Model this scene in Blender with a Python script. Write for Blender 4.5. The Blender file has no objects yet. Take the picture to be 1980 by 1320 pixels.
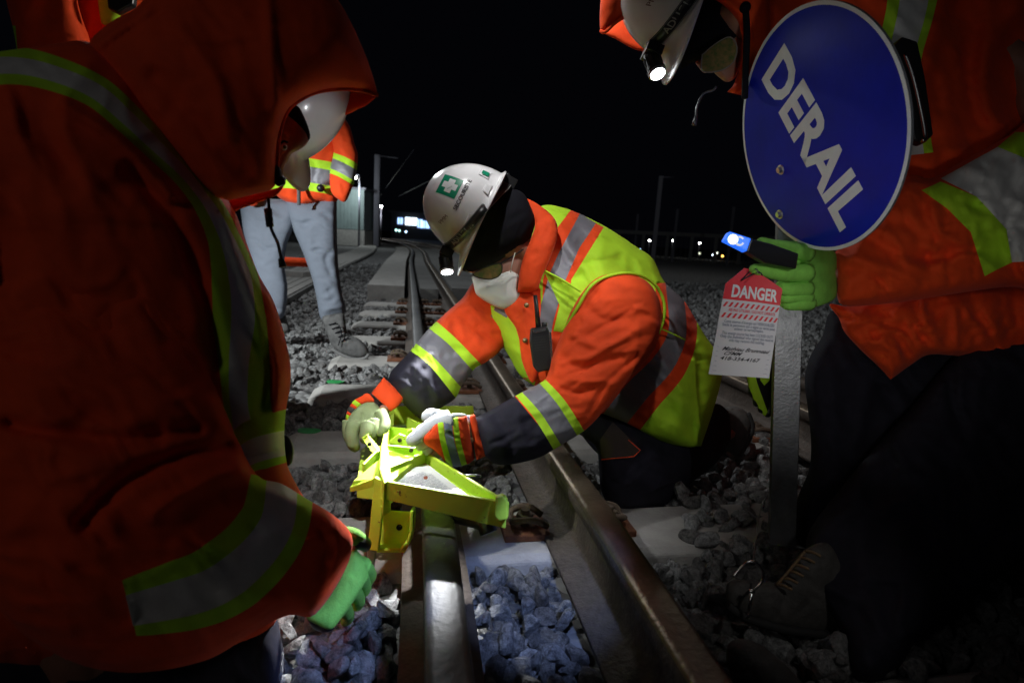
import bpy, bmesh, math, random
import numpy as np
from mathutils import Vector, Matrix, noise
from mathutils.geometry import delaunay_2d_cdt
random.seed(7); rng = np.random.default_rng(7)
S = bpy.context.scene
C = S.collection

# ------------------------------------------------------------------ camera
FPX = 1100.0; CAMH = .75
PIT = math.atan(200/FPX); ROL = math.radians(3.4)
F_ = Vector((0, math.cos(PIT), -math.sin(PIT))); U_ = Vector((0, math.sin(PIT), math.cos(PIT))); R_ = Vector((1, 0, 0))
IX = R_*math.cos(ROL) + U_*math.sin(ROL); IY = -R_*math.sin(ROL) + U_*math.cos(ROL)
CAM = Vector((0, 0, CAMH))
cam = bpy.data.cameras.new('camera'); co = bpy.data.objects.new('camera', cam); C.objects.link(co)
cam.sensor_width = 36; cam.lens = 36*FPX/1980; cam.clip_end = 2000; cam.clip_start = .02
M = Matrix((IX, IY, -F_)).transposed().to_4x4(); M.translation = CAM
co.matrix_world = M
cam.dof.use_dof = True; cam.dof.focus_distance = 1.48; cam.dof.aperture_fstop = 4.0
S.camera = co

def P(px, py, d):
    "the point d metres in front of the lens that the photograph shows at px, py"
    return CAM + (F_ + IX*((px-990)/FPX) + IY*((660-py)/FPX))*d
def G(px, py, z=0.):
    r = F_ + IX*((px-990)/FPX) + IY*((660-py)/FPX)
    return CAM + r*((z-CAMH)/r.z)

# ------------------------------------------------------------------ world, light, exposure
S.view_settings.view_transform = 'Standard'; S.view_settings.look = 'None'
S.view_settings.exposure = .45; S.view_settings.gamma = 1
W = bpy.data.worlds.new('World'); S.world = W; W.use_nodes = True
bg = W.node_tree.nodes['Background']; bg.inputs[0].default_value = (.55, .6, 1, 1); bg.inputs[1].default_value = .0011
S.cycles.sample_clamp_indirect = 3; S.cycles.max_bounces = 6

def spot(name, loc, tgt, power, deg, col=(1, 1, 1), blend=.6, rad=.012):
    l = bpy.data.lights.new(name, 'SPOT'); l.energy = power; l.spot_size = math.radians(deg); l.spot_blend = blend
    l.color = col; l.shadow_soft_size = rad
    o = bpy.data.objects.new(name, l); C.objects.link(o); o.location = loc
    o.rotation_euler = (Vector(tgt)-Vector(loc)).to_track_quat('-Z', 'Y').to_euler()
    return o
def point(name, loc, power, col=(1, 1, 1), rad=.1):
    l = bpy.data.lights.new(name, 'POINT'); l.energy = power; l.color = col; l.shadow_soft_size = rad
    o = bpy.data.objects.new(name, l); C.objects.link(o); o.location = loc
    return o
# unseen beams plus fill lights added for brightness (the headlamps in view have theirs in the helmet builder)
spot('headlamp_beam', P(628, 350, 1.0), P(820, 860, 1.5), 12, 84, (.98, 1, 1), .8)  # unseen beam taken as the headlamp under the left worker's hood
spot('unseen_fill_spot', (-.30, 1.12, 1.85), (.25, 2.05, .72), 38, 50, (1, .99, .97), .7, .03)  # added key from upper left on the kneeling worker, no lamp modelled
spot('unseen_fill_spot', (-2.3, 1.4, 1.3), (-.90, 3.1, .15), 250, 64, (.95, 1, 1), .7, .03)
spot('unseen_fill_spot', (.22, .25, .50), P(1640, 600, 1.3), 4, 44, (1, .97, .92), .9, .04)
spot('unseen_fill_spot', (-1.5, -.9, 1.7), (-.5, .9, .7), 4.0, 80, (1, .96, .92), .9, .2)  # added soft fill for the left foreground worker
spot('unseen_fill_spot', (.3, -.9, 1.3), (.95, 1.2, .95), 3.0, 46, (.97, .97, 1), .9, .1)  # added fill for the worker on the right
spot('unseen_fill_spot', (.80, .05, 1.15), P(1210, 735, 1.5), 7, 30, (1, .98, .96), .6, .015)
spot('unseen_fill_spot', (.42, .20, .70), P(1600, 230, 1.1), 5, 28, (.92, .96, 1), .9, .05)  # added to brighten the blue sign
spot('unseen_fill_spot', (.62, .30, .95), P(1500, 1140, 1.2), 2.2, 28, (1, .97, .92), .9, .03)  # added to lift the boots by the post foot
spot('torch_beam', (.03, .66, .42), G(640, 1225), 7, 27, (.34, .48, 1), .4)
spot('torch_beam', (.06, .70, .40), G(715, 1165), 1.2, 13, (.8, 1, 1), .5)
spot('torch_beam', (.17, .72, .66), G(1035, 1165), 12, 32, (.34, .48, 1), .6)
spot('unseen_fill_spot', (.02, .72, .74), P(625, 252, 1.05), 1.6, 15, (.92, .97, 1), .8, .02)  # added to whiten the helmet inside the left hood
spot('unseen_fill_spot', (-.50, 1.75, 1.5), P(150, 40, 1.55), 6, 45, (1, .97, .92), .8, .03)  # added rim light for the sleeve at top left
point('unseen_fill_point', (-2.0, 5.2, 2.6), 80, (.95, .98, 1), .1)  # fill points added to lift the dark middle distance, no fixtures here
point('unseen_fill_point', (-4.5, 13, 5.5), 260, (.9, .97, 1), .2)
point('unseen_fill_point', (5.5, 16, 6), 60, (1, .97, .9), .2)

# ------------------------------------------------------------------ materials
MATS = {}
def mat(name, col, rough=.7, metal=0., var=.0, vscale=8., bump=.0, bscale=200., spec=.5, sheen=0., coat=0., emit=None, col2=None, thr=None, crease=0., chip=None):
    if name in MATS: return MATS[name]
    m = bpy.data.materials.new(name); m.use_nodes = True; nt = m.node_tree; b = nt.nodes['Principled BSDF']
    b.inputs['Roughness'].default_value = rough; b.inputs['Metallic'].default_value = metal
    b.inputs['Specular IOR Level'].default_value = spec; b.inputs['Sheen Weight'].default_value = sheen
    b.inputs['Coat Weight'].default_value = coat
    b.inputs['Base Color'].default_value = (*col, 1)
    tc = nt.nodes.new('ShaderNodeTexCoord')
    if var or col2:
        n = nt.nodes.new('ShaderNodeTexNoise'); n.inputs['Scale'].default_value = vscale; n.inputs['Detail'].default_value = 8
        n.inputs['Roughness'].default_value = .65
        nt.links.new(tc.outputs['Object'], n.inputs['Vector'])
        r = nt.nodes.new('ShaderNodeValToRGB')
        lo, hi = thr or (.3, .7)
        r.color_ramp.elements[0].position = lo; r.color_ramp.elements[1].position = hi
        c2 = col2 or tuple(c*(1-var) for c in col)
        r.color_ramp.elements[0].color = (*c2, 1); r.color_ramp.elements[1].color = (*col, 1)
        nt.links.new(n.outputs[0], r.inputs[0]); nt.links.new(r.outputs[0], b.inputs['Base Color'])
    if bump:
        n = nt.nodes.new('ShaderNodeTexNoise'); n.inputs['Scale'].default_value = bscale; n.inputs['Detail'].default_value = 6
        nt.links.new(tc.outputs['Object'], n.inputs['Vector'])
        u = nt.nodes.new('ShaderNodeBump'); u.inputs['Strength'].default_value = bump; u.inputs['Distance'].default_value = .5/bscale
        nt.links.new(n.outputs[0], u.inputs['Height']); nt.links.new(u.outputs[0], b.inputs['Normal'])
    if crease:
        n = nt.nodes.new('ShaderNodeTexNoise'); n.noise_type = 'RIDGED_MULTIFRACTAL'; n.inputs['Scale'].default_value = 8; n.inputs['Detail'].default_value = 4; n.inputs['Distortion'].default_value = .7
        mp = nt.nodes.new('ShaderNodeMapping'); mp.inputs['Rotation'].default_value = (.4, .7, .5); mp.inputs['Scale'].default_value = (1, 1, 2.2)
        nt.links.new(tc.outputs['Object'], mp.inputs[0]); nt.links.new(mp.outputs[0], n.inputs['Vector'])
        u2 = nt.nodes.new('ShaderNodeBump'); u2.inputs['Strength'].default_value = crease; u2.inputs['Distance'].default_value = .009
        nt.links.new(n.outputs[0], u2.inputs['Height']); nt.links.new(u2.outputs[0], u.inputs['Normal'])
    if chip:
        n = nt.nodes.new('ShaderNodeTexNoise'); n.inputs['Scale'].default_value = 42; n.inputs['Detail'].default_value = 9; n.inputs['Roughness'].default_value = .7
        nt.links.new(tc.outputs['Object'], n.inputs['Vector'])
        r3 = nt.nodes.new('ShaderNodeValToRGB'); r3.color_ramp.elements[0].position = .645; r3.color_ramp.elements[1].position = .67
        nt.links.new(n.outputs[0], r3.inputs[0]); mx3 = nt.nodes.new('ShaderNodeMix'); mx3.data_type = 'RGBA'
        nt.links.new(r3.outputs[0], mx3.inputs[0]); nt.links.new(r.outputs[0], mx3.inputs[6]); mx3.inputs[7].default_value = (*chip, 1); nt.links.new(mx3.outputs[2], b.inputs['Base Color'])
    if emit:
        b.inputs['Emission Color'].default_value = (*emit[:3], 1); b.inputs['Emission Strength'].default_value = emit[3]
    MATS[name] = m
    return m
ORANGE = mat('orange_fabric', (.95, .082, .012), .78, var=.22, vscale=14, bump=.5, bscale=500, spec=.25, sheen=.05, crease=.85)
LIME = mat('lime_fabric', (.50, .86, .035), .75, var=.16, vscale=16, bump=.4, bscale=500, spec=.25, crease=.4)
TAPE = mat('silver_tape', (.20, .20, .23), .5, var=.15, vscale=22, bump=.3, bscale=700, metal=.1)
TAPE_LIT = mat('lit_silver_tape', (.74, .74, .72), .5, var=.25, vscale=14, bump=.3, bscale=700, crease=.5)  # paler copy of the tape: retroreflected light put into the base colour
NAVY = mat('navy_fabric', (.022, .021, .034), .8, var=.4, vscale=30, bump=.5, bscale=500, spec=.2, crease=.8)
BLACKF = mat('black_knit', (.008, .008, .012), .9, bump=.6, bscale=420, spec=.15)
BLACKP = mat('black_plastic', (.012, .012, .013), .38, bump=.1, bscale=300)
DENIM = mat('grey_denim', (.15, .175, .22), .85, var=.15, vscale=9, bump=.5, bscale=600, crease=.2)
LEATHER = mat('green_lit_glove_leather', (.26, .32, .15), .75, var=.25, vscale=25, bump=.4, bscale=260, crease=.6)  # olive tint puts the green bounce light into the leather colour
SUEDE = mat('blue_grey_suede', (.62, .66, .70), .85, var=.25, vscale=25, bump=.4, bscale=260, crease=.6)
GREENG = mat('green_knit_glove', (.28, .72, .10), .85, var=.3, vscale=30, bump=1., bscale=420, crease=.6)
SKIN = mat('skin', (.36, .17, .11), .55, var=.2, vscale=25, bump=.15, bscale=300)
MASKM = mat('white_mask', (.68, .70, .64), .85, bump=.3, bscale=400)
SHELL = mat('white_helmet_shell', (.86, .86, .88), .22, var=.08, vscale=20, coat=.4)
DERAIL = mat('yellow_green_paint', (.66, .93, .08), .38, var=.25, vscale=14, bump=.25, bscale=120, col2=(.54, .76, .04), thr=(.28, .42), chip=(.10, .06, .02))
STEEL = mat('worn_steel', (.33, .33, .33), .38, metal=.85, var=.45, vscale=30, bump=.25, bscale=150)
RUST = mat('rusty_steel', (.16, .115, .08), .78, metal=.2, bump=.6, bscale=90, var=.5, vscale=25)
CONC = mat('tie_concrete', (.42, .41, .39), .88, var=.35, vscale=9, bump=.5, bscale=120)
PAPER = mat('white_paper', (.86, .86, .88), .6)
BLUE = mat('blue_sign_sheeting', (.003, .015, .52), .40, spec=.2, var=.35, vscale=7, bump=.05, bscale=60)
ALU = mat('galvanised_post', (.27, .28, .30), .42, metal=.75, var=.35, vscale=30, bump=.2, bscale=160)
SIGNW = mat('sign_white', (.80, .84, .86), .45, var=.12, vscale=40)
REDI = mat('red_ink', (.72, .03, .045), .55)
INK = mat('black_ink', (.012, .012, .02), .6)
GREYINK = mat('grey_ink', (.22, .25, .33), .6)
GREENS = mat('green_sticker', (.0, .25, .13), .4)
WHITES = mat('white_sticker', (.75, .78, .78), .5)
LENS = mat('lamp_lens', (1, 1, 1), .3, emit=(.93, .98, 1, 14))
BOOT = mat('boot_leather', (.10, .095, .09), .75, var=.5, vscale=30, bump=.5, bscale=160)
BOOTG = mat('dusty_boot_leather', (.13, .13, .13), .8, var=.6, vscale=30, bump=.5, bscale=160)
ORCLIP = mat('rust_orange_steel', (.22, .08, .035), .75, var=.5, vscale=30, bump=.5, bscale=150)

# ------------------------------------------------------------------ object helpers
def tag(o, label=None, cat=None, group=None, kind=None):
    if label: o['label'] = label
    if cat: o['category'] = cat
    if group: o['group'] = group
    if kind: o['kind'] = kind
    return o
def empty(name, loc, label, cat, group=None):
    o = bpy.data.objects.new(name, None); C.objects.link(o); o.location = loc; o.empty_display_size = .05
    return tag(o, label, cat, group)
def link(name, me, mats, parent=None, smooth=True):
    for m in (mats if isinstance(mats, (list, tuple)) else [mats]): me.materials.append(m)
    o = bpy.data.objects.new(name, me); C.objects.link(o)
    if parent is not None:
        o.parent = parent
        q = parent; off = Vector((0, 0, 0))
        while q is not None: off = off + q.location; q = q.parent
        o.location = -off if parent.type == 'EMPTY' or True else (0, 0, 0)
    if smooth:
        me.polygons.foreach_set('use_smooth', np.ones(len(me.polygons), bool))
    return o
class MB:
    "collects pieces, links them as one mesh"
    def __init__(s): s.v = []; s.f = []; s.m = []
    def add(s, vs, fs, mi=0):
        n = len(s.v); s.v += [tuple(v) for v in vs]; s.f += [tuple(i+n for i in f) for f in fs]; s.m += [mi]*len(fs)
        return s
    def box(s, c, sx, sy, sz, X=(1, 0, 0), Y=(0, 1, 0), Z=(0, 0, 1), mi=0):
        c = Vector(c); X = Vector(X); Y = Vector(Y); Z = Vector(Z)
        vs = [c + X*(a*sx/2) + Y*(b*sy/2) + Z*(e*sz/2) for a in (-1, 1) for b in (-1, 1) for e in (-1, 1)]
        return s.add(vs, [(0, 1, 3, 2), (4, 6, 7, 5), (0, 4, 5, 1), (2, 3, 7, 6), (0, 2, 6, 4), (1, 5, 7, 3)], mi)
    def prism(s, pts, ext, mi=0):
        pts = [Vector(p) for p in pts]; ext = Vector(ext); n = len(pts)
        vs = pts + [p+ext for p in pts]
        fs = [tuple(range(n))[::-1], tuple(range(n, 2*n))] + [(i, (i+1) % n, n+(i+1) % n, n+i) for i in range(n)]
        return s.add(vs, fs, mi)
    def tube(s, pts, rad, seg=10, mi=0, closed=False, flat=1.):
        pts = [Vector(p) for p in pts]; n = len(pts)
        rad = rad if isinstance(rad, (list, tuple)) else [rad]*n
        vs = []; up = Vector((.13, .31, .94))
        for i, p in enumerate(pts):
            a = pts[(i-1) % n if closed else max(i-1, 0)]; b = pts[(i+1) % n if closed else min(i+1, n-1)]
            t = (b-a).normalized(); x = (up - t*up.dot(t)).normalized(); y = t.cross(x); up = x
            for k in range(seg):
                q = 2*math.pi*k/seg; vs.append(p + x*(math.cos(q)*rad[i]) + y*(math.sin(q)*rad[i]*flat))
        fs = []
        for i in range(n if closed else n-1):
            j = (i+1) % n
            for k in range(seg): fs.append((i*seg+k, i*seg+(k+1) % seg, j*seg+(k+1) % seg, j*seg+k))
        if not closed: fs += [tuple(range(seg))[::-1], tuple(range((n-1)*seg, n*seg))]
        return s.add(vs, fs, mi)
    def cyl(s, a, b, r, r2=None, seg=20, mi=0): return s.tube([a, b], [r, r if r2 is None else r2], seg, mi)
    def ball(s, c, r, mi=0, seg=14, sc=(1, 1, 1), axes=None):
        c = Vector(c); ax = axes or (Vector((1, 0, 0)), Vector((0, 1, 0)), Vector((0, 0, 1)))
        vs = []; fs = []; n = seg//2
        for i in range(n+1):
            t = math.pi*i/n
            for k in range(seg):
                q = 2*math.pi*k/seg
                vs.append(c + ax[0]*(r*sc[0]*math.sin(t)*math.cos(q)) + ax[1]*(r*sc[1]*math.sin(t)*math.sin(q)) + ax[2]*(r*sc[2]*math.cos(t)))
        for i in range(n):
            for k in range(seg): fs.append((i*seg+k, (i+1)*seg+k, (i+1)*seg+(k+1) % seg, i*seg+(k+1) % seg))
        return s.add(vs, fs, mi)
    def build(s, name, mats, parent=None, smooth=False, bevel=0., auto=True):
        me = bpy.data.meshes.new(name); me.from_pydata(s.v, [], s.f)
        bm = bmesh.new(); bm.from_mesh(me); bmesh.ops.recalc_face_normals(bm, faces=bm.faces); bm.to_mesh(me); bm.free()
        o = link(name, me, mats, parent, smooth)
        me.polygons.foreach_set('material_index', np.array(s.m, dtype=np.int32))
        if bevel:
            b = o.modifiers.new('bevel', 'BEVEL'); b.width = bevel; b.segments = 2; b.limit_method = 'ANGLE'; b.angle_limit = .6
            me.polygons.foreach_set('use_smooth', np.zeros(len(me.polygons), bool))
        return o

def spline(pts, step=6., closed=True):
    "Catmull-Rom through the points; a third value of 1 marks a corner"
    n = len(pts); out = []
    Q = [np.array(p[:2], float) for p in pts]; cn = [len(p) > 2 and p[2] == 1 for p in pts]
    for i in range(n if closed else n-1):
        p1 = Q[i]; p2 = Q[(i+1) % n]
        p0 = Q[(i-1) % n] if closed or i > 0 else p1; p3 = Q[(i+2) % n] if closed or i < n-2 else p2
        L = np.linalg.norm(p2-p1)
        m1 = (p2-p0)/2; m2 = (p3-p1)/2
        if cn[i]: m1 = p2-p1
        if cn[(i+1) % n]: m2 = p2-p1
        m1 = m1*min(1, L/(np.linalg.norm(m1)+1e-6)); m2 = m2*min(1, L/(np.linalg.norm(m2)+1e-6))
        k = max(1, int(L/step))
        for j in range(k):
            t = j/k; out.append((2*t**3-3*t*t+1)*p1+(t**3-2*t*t+t)*m1+(-2*t**3+3*t*t)*p2+(t**3-t*t)*m2)
    if not closed: out.append(Q[-1])
    return np.array(out)
def band(pts, w):
    c = spline(pts, 8, False); n = len(c)
    w = np.interp(np.linspace(0, 1, n), np.linspace(0, 1, len(w)), w) if isinstance(w, (list, tuple)) else np.full(n, float(w))
    t = np.gradient(c, axis=0); t /= np.linalg.norm(t, axis=1)[:, None]+1e-9; nn = np.stack([-t[:, 1], t[:, 0]], 1)
    return np.vstack([c+nn*w[:, None]/2, (c-nn*w[:, None]/2)[::-1]])
def poly(*p): return spline([(*q, 1) if len(q) == 2 else q for q in p], 8)
def inside(pts, pg):
    x = pts[:, 0]; y = pts[:, 1]; r = np.zeros(len(pts), bool); n = len(pg)
    for i in range(n):
        x1, y1 = pg[i]; x2, y2 = pg[(i+1) % n]
        if y1 == y2: continue
        c = ((y1 > y) != (y2 > y)) & (x < (x2-x1)*(y-y1)/(y2-y1)+x1); r ^= c
    return r
def segdist(pts, line, closed=True):
    a = np.asarray(line, float); b = np.roll(a, -1, axis=0)
    if not closed: a = a[:-1]; b = b[:-1]
    d = np.full(len(pts), 1e9)
    for p, q in zip(a, b):
        e = q-p; t = np.clip(((pts-p)@e)/(e@e+1e-9), 0, 1); d = np.minimum(d, np.linalg.norm(pts-(p+t[:, None]*e), axis=1))
    return d
def rbf(ctrl):
    c = np.array(ctrl, float)
    if c.ndim == 0: return lambda p: np.full(len(p), float(c))
    n = len(c); X = c[:, :2]/100
    K = np.linalg.norm(X[:, None]-X[None], axis=2)
    if n < 3:
        if n == 1: return lambda p: np.full(len(p), c[0, 2])
        e = X[1]-X[0]; return lambda p: c[0, 2]+(c[1, 2]-c[0, 2])*np.clip(((p/100-X[0])@e)/(e@e), -.3, 1.3)
    w = np.linalg.lstsq(K+np.eye(n)*1e-6, c[:, 2]-c[:, 2].mean(), rcond=None)[0]
    def f(p):
        r = np.linalg.norm(p[:, None]/100-X[None], axis=2); v = r@w+c[:, 2].mean()
        return np.clip(v, c[:, 2].min()-.05, c[:, 2].max()+.05)
    return f
SEED = [0]
def sheet(outline, depth, regions=(), T=.12, k=.9, kb=.8, step=6., folds=(), wr=None, base=0, name='sheet'):
    "a rounded body of cloth or flesh: outline and depth in, closed solid out; returns (verts, faces, mats)"
    SEED[0] += 1; sd = SEED[0]*7.31
    og = spline(outline, step)
    mn = og.min(0); mx = og.max(0)
    # inflation: solve a soap-film height over the outline on a coarse grid
    gs = max((mx-mn).max()/110., 1.5)
    nx, ny = ((mx-mn)/gs).astype(int)+5
    gx, gy = np.meshgrid(mn[0]-2*gs+np.arange(nx)*gs, mn[1]-2*gs+np.arange(ny)*gs, indexing='ij')
    ins = inside(np.stack([gx.ravel(), gy.ravel()], 1), og).reshape(nx, ny)
    u = np.zeros((nx, ny)); w_ = 1.93
    par = (np.add.outer(np.arange(nx), np.arange(ny)) % 2).astype(bool)
    for it in range(260):
        for q in (par, ~par):
            lap = np.zeros_like(u)
            lap[1:-1, 1:-1] = .25*(u[2:, 1:-1]+u[:-2, 1:-1]+u[1:-1, 2:]+u[1:-1, :-2]+2*gs*gs)
            s_ = ins & q; u[s_] += w_*(lap[s_]-u[s_])
    def bil(a, p):
        x = np.clip((p[:, 0]-gx[0, 0])/gs, 0, nx-1.001); y = np.clip((p[:, 1]-gy[0, 0])/gs, 0, ny-1.001)
        i = x.astype(int); j = y.astype(int); fx = x-i; fy = y-j
        return a[i, j]*(1-fx)*(1-fy)+a[i+1, j]*fx*(1-fy)+a[i, j+1]*(1-fx)*fy+a[i+1, j+1]*fx*fy
    # points
    pts = [tuple(p) for p in og]; edges = [(i, (i+1) % len(og)) for i in range(len(og))]
    regs = []
    for pg, mi in regions:
        pg = np.asarray(pg, float); regs.append((pg, mi)); n0 = len(pts)
        pts += [tuple(p) for p in pg]; edges += [(n0+i, n0+(i+1) % len(pg)) for i in range(len(pg))]
    ys = np.arange(mn[1], mx[1], step*.87); G_ = []
    for r, y in enumerate(ys):
        xs = np.arange(mn[0]+(r % 2)*step/2, mx[0], step); G_ += [(x, y) for x in xs]
    G_ = np.array(G_)
    t = np.roll(og, -1, 0)-np.roll(og, 1, 0); t /= np.linalg.norm(t, axis=1)[:, None]+1e-9
    nn = np.stack([-t[:, 1], t[:, 0]], 1)
    ring = np.vstack([og+nn*a for a in (1., -1., 2.6, -2.6)])
    dr = segdist(ring, og)
    ring = ring[inside(ring, og) & (dr > .8)]
    if len(G_):
        dg = segdist(G_, og); G_ = G_[inside(G_, og) & (dg > 3.6)]
    pts += [tuple(p) for p in ring]+[tuple(p) for p in G_]
    r = delaunay_2d_cdt([Vector(p) for p in pts], edges, [], 0, .05)
    V = np.array([tuple(v) for v in r[0]]); T_ = np.array([tuple(f) for f in r[2] if len(f) == 3])
    cen = V[T_].mean(1); keep = inside(cen, og); T_ = T_[keep]; cen = cen[keep]
    mi = np.full(len(T_), base)
    for pg, m_ in regs: mi[inside(cen, pg)] = m_
    used = np.unique(T_); remap = -np.ones(len(V), int); remap[used] = np.arange(len(used)); V = V[used]; T_ = remap[T_]
    d0 = rbf(depth)(V) if not callable(depth) else depth(V)
    db = segdist(V, og); edge = db < .35
    uu = np.maximum(bil(u, V), 0); uu = np.where(uu <= 0, db*db*.2, uu)
    h = np.sqrt(uu)*k*d0/FPX; h = T*np.tanh(h/T)
    # near the rim the coarse grid is unreliable: force a circular fall-off
    rr = min(3*gs, 14.); fall = np.clip(db/rr, 0, 1); h = h*np.sqrt(1-(1-fall)**2)
    hb = h*kb
    add = np.zeros(len(V))
    msk = np.clip(db/22., 0, 1)
    for ln, amp, wd in folds:
        ln = spline(ln, 8, False); q = segdist(V, ln, False); add += amp*np.exp(-(q/wd)**2)
    if wr:
        for (ang, amp, L, st) in wr:
            ca, sa = math.cos(math.radians(ang)), math.sin(math.radians(ang))
            for i, (x, y) in enumerate(V):
                a = (x*ca+y*sa)/(L*st); b = (-x*sa+y*ca)/L
                wx = noise.noise((x/(L*2.2), y/(L*2.2), sd+9))*1.2
                q = noise.noise((a+wx*.6, b+wx, sd)); add[i] += amp*((1-abs(q)*2.4)*.6+q*.5)
    hf = h + add*msk
    hf[edge] = 0; hb = np.where(edge, 0, hb)
    n = len(V); fr = [P(x, y, d-a) for (x, y), d, a in zip(V, d0, hf)]
    bi = np.arange(n); bk = []
    idx = n
    for i in range(n):
        if not edge[i]:
            bk.append(P(V[i, 0], V[i, 1], d0[i]+hb[i])); bi[i] = idx; idx += 1
    faces = [tuple(f) for f in T_[:, ::-1]]; fb = [tuple(bi[f]) for f in T_]
    fb = [f for f in fb]
    return fr+bk, faces+fb, list(mi)+list(mi)
def sheets(name, mats, parent, *parts, sub=0):
    mb = MB()
    for p in parts: mb.add(p[0], p[1]); mb.m[-len(p[2]):] = [int(a) for a in p[2]]
    me = bpy.data.meshes.new(name); me.from_pydata([tuple(v) for v in mb.v], [], mb.f)
    o = link(name, me, mats, parent, True); me.polygons.foreach_set('material_index', np.array(mb.m, dtype=np.int32))
    bm = bmesh.new(); bm.from_mesh(me); bmesh.ops.recalc_face_normals(bm, faces=bm.faces); bm.to_mesh(me); bm.free()
    return o
def textmesh(body, size, bold=0., shear=0., spacing=1.):
    c = bpy.data.curves.new('t', 'FONT'); c.body = body; c.size = size; c.offset = bold; c.shear = shear; c.space_character = spacing
    c.align_x = 'CENTER'; c.align_y = 'CENTER'; c.resolution_u = 3
    o = bpy.data.objects.new('t', c); C.objects.link(o)
    dg = bpy.context.evaluated_depsgraph_get(); me = bpy.data.meshes.new_from_object(o.evaluated_get(dg))
    v = np.array([tuple(x.co) for x in me.vertices]); f = [tuple(p.vertices) for p in me.polygons]
    bpy.data.objects.remove(o); bpy.data.curves.remove(c); bpy.data.meshes.remove(me)
    return v, f
def put_text(mb, body, size, fn, bold=0., shear=0., spacing=1., mi=0, width=None):
    v, f = textmesh(body, size, bold, shear, spacing)
    if width: v[:, 0] *= width/(v[:, 0].max()-v[:, 0].min())
    mb.add([fn(x, y) for x, y, _ in v], f, mi)
def skinbody(parent, joints, mat_, name='body'):
    "joints: (point, radius, index of the joint it hangs from); the pelvis comes first"
    me = bpy.data.meshes.new(name)
    me.from_pydata([tuple(j[0]) for j in joints], [(i, j[2]) for i, j in enumerate(joints) if j[2] is not None], [])
    o = link(name, me, mat_, parent, False)
    o.modifiers.new('skin', 'SKIN').use_smooth_shade = True
    for i, j in enumerate(joints):
        s = me.skin_vertices[0].data[i]; s.radius = (j[1], j[1]); s.use_root = (i == 0)
    m = o.modifiers.new('sub', 'SUBSURF'); m.levels = 1; m.render_levels = 1
    return o

# ================================================================== SETTING
me = bpy.data.meshes.new('ground'); Z0 = -.045
me.from_pydata([(-600, -60, Z0), (600, -60, Z0), (600, 900, Z0), (-600, 900, Z0)], [], [(0, 1, 2, 3)])
gm = bpy.data.materials.new('ballast_ground'); gm.use_nodes = True; nt = gm.node_tree; b = nt.nodes['Principled BSDF']
tc = nt.nodes.new('ShaderNodeTexCoord'); vo = nt.nodes.new('ShaderNodeTexVoronoi'); vo.inputs['Scale'].default_value = 22
nt.links.new(tc.outputs['Object'], vo.inputs['Vector'])
rp = nt.nodes.new('ShaderNodeValToRGB'); rp.color_ramp.elements[0].color = (.05, .05, .052, 1); rp.color_ramp.elements[1].color = (.24, .24, .24, 1)
nt.links.new(vo.outputs['Color'], rp.inputs[0]); nt.links.new(rp.outputs[0], b.inputs['Base Color'])
bu = nt.nodes.new('ShaderNodeBump'); bu.inputs['Distance'].default_value = .03; bu.inputs['Strength'].default_value = 1; bu.invert = True
nt.links.new(vo.outputs['Distance'], bu.inputs['Height']); nt.links.new(bu.outputs[0], b.inputs['Normal']); b.inputs['Roughness'].default_value = .95
tag(link('ground', me, gm, None, False), kind='structure')

# track line: the left running rail, then offsets of it
TL = spline([(x*100, y*100) for x, y in [(.37, -1.6), (.11, -.2), (-.053, .655), (-.127, 1.08), (-.235, 1.63), (-.53, 3.17), (-1.03, 5.8), (-2.1, 11.4), (-3.8, 20.5), (-6.6, 31), (-12, 43), (-23, 57), (-45, 75)]], 12, False)/100
def off(line, o):
    t = np.gradient(line, axis=0); t /= np.linalg.norm(t, axis=1)[:, None]; return line+np.stack([t[:, 1], -t[:, 0]], 1)*o
def at_s(y0, o=0., line=None):
    L = off(TL, o); i = int(np.argmin(abs(TL[:, 1]-y0))); t = TL[i+1]-TL[i-1]; t = t/np.linalg.norm(t)
    f = (y0-TL[i, 1]); p = L[i]+t*f
    return Vector((p[0], p[1], 0)), Vector((t[0], t[1], 0)), Vector((t[1], -t[0], 0))
RH = .172
PROF = [(-.0325, RH-.009), (-.028, RH-.0025), (-.019, RH), (.019, RH), (.028, RH-.0025), (.0325, RH-.009), (.0335, RH-.036), (.012, RH-.05), (.0085, RH-.075), (.009, .045), (.02, .028), (.072, .014), (.073, .002), (-.073, .002), (-.072, .014), (-.02, .028), (-.009, .045), (-.0085, RH-.075), (-.012, RH-.05), (-.0335, RH-.036)]
RAILTOP = mat('polished_rail_head', (.11, .11, .112), .5, metal=.35, var=.5, vscale=6, bump=.25, bscale=90)
BROWNTOP = mat('dull_brown_rail_head', (.24, .185, .13), .42, metal=.75, var=.45, vscale=12, bump=.35, bscale=90)
SIDE = mat('grimy_rail_side', (.12, .095, .078), .7, metal=.3, var=.5, vscale=14, bump=.5, bscale=70)
def rail(o, top, label, y0=-1.5, y1=80):
    L = off(TL, o); k = (L[:, 1] > y0) & (L[:, 1] < y1); L = L[k]; n = len(L)
    t = np.gradient(L, axis=0); t /= np.linalg.norm(t, axis=1)[:, None]
    vs = []; fs = []; ms = []; m = len(PROF)
    for p, q in zip(L, t):
        for a, z in PROF: vs.append((p[0]+q[1]*a, p[1]-q[0]*a, z))
    for i in range(n-1):
        for j in range(m):
            fs.append((i*m+j, i*m+(j+1) % m, (i+1)*m+(j+1) % m, (i+1)*m+j)); ms.append(0 if j in (0, 1, 2, 3, 4) else 1)
    mb = MB(); mb.add(vs, fs); mb.m = ms
    ob = mb.build('rail', [top, SIDE], None, True)
    return tag(ob, label, 'rail')
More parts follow.
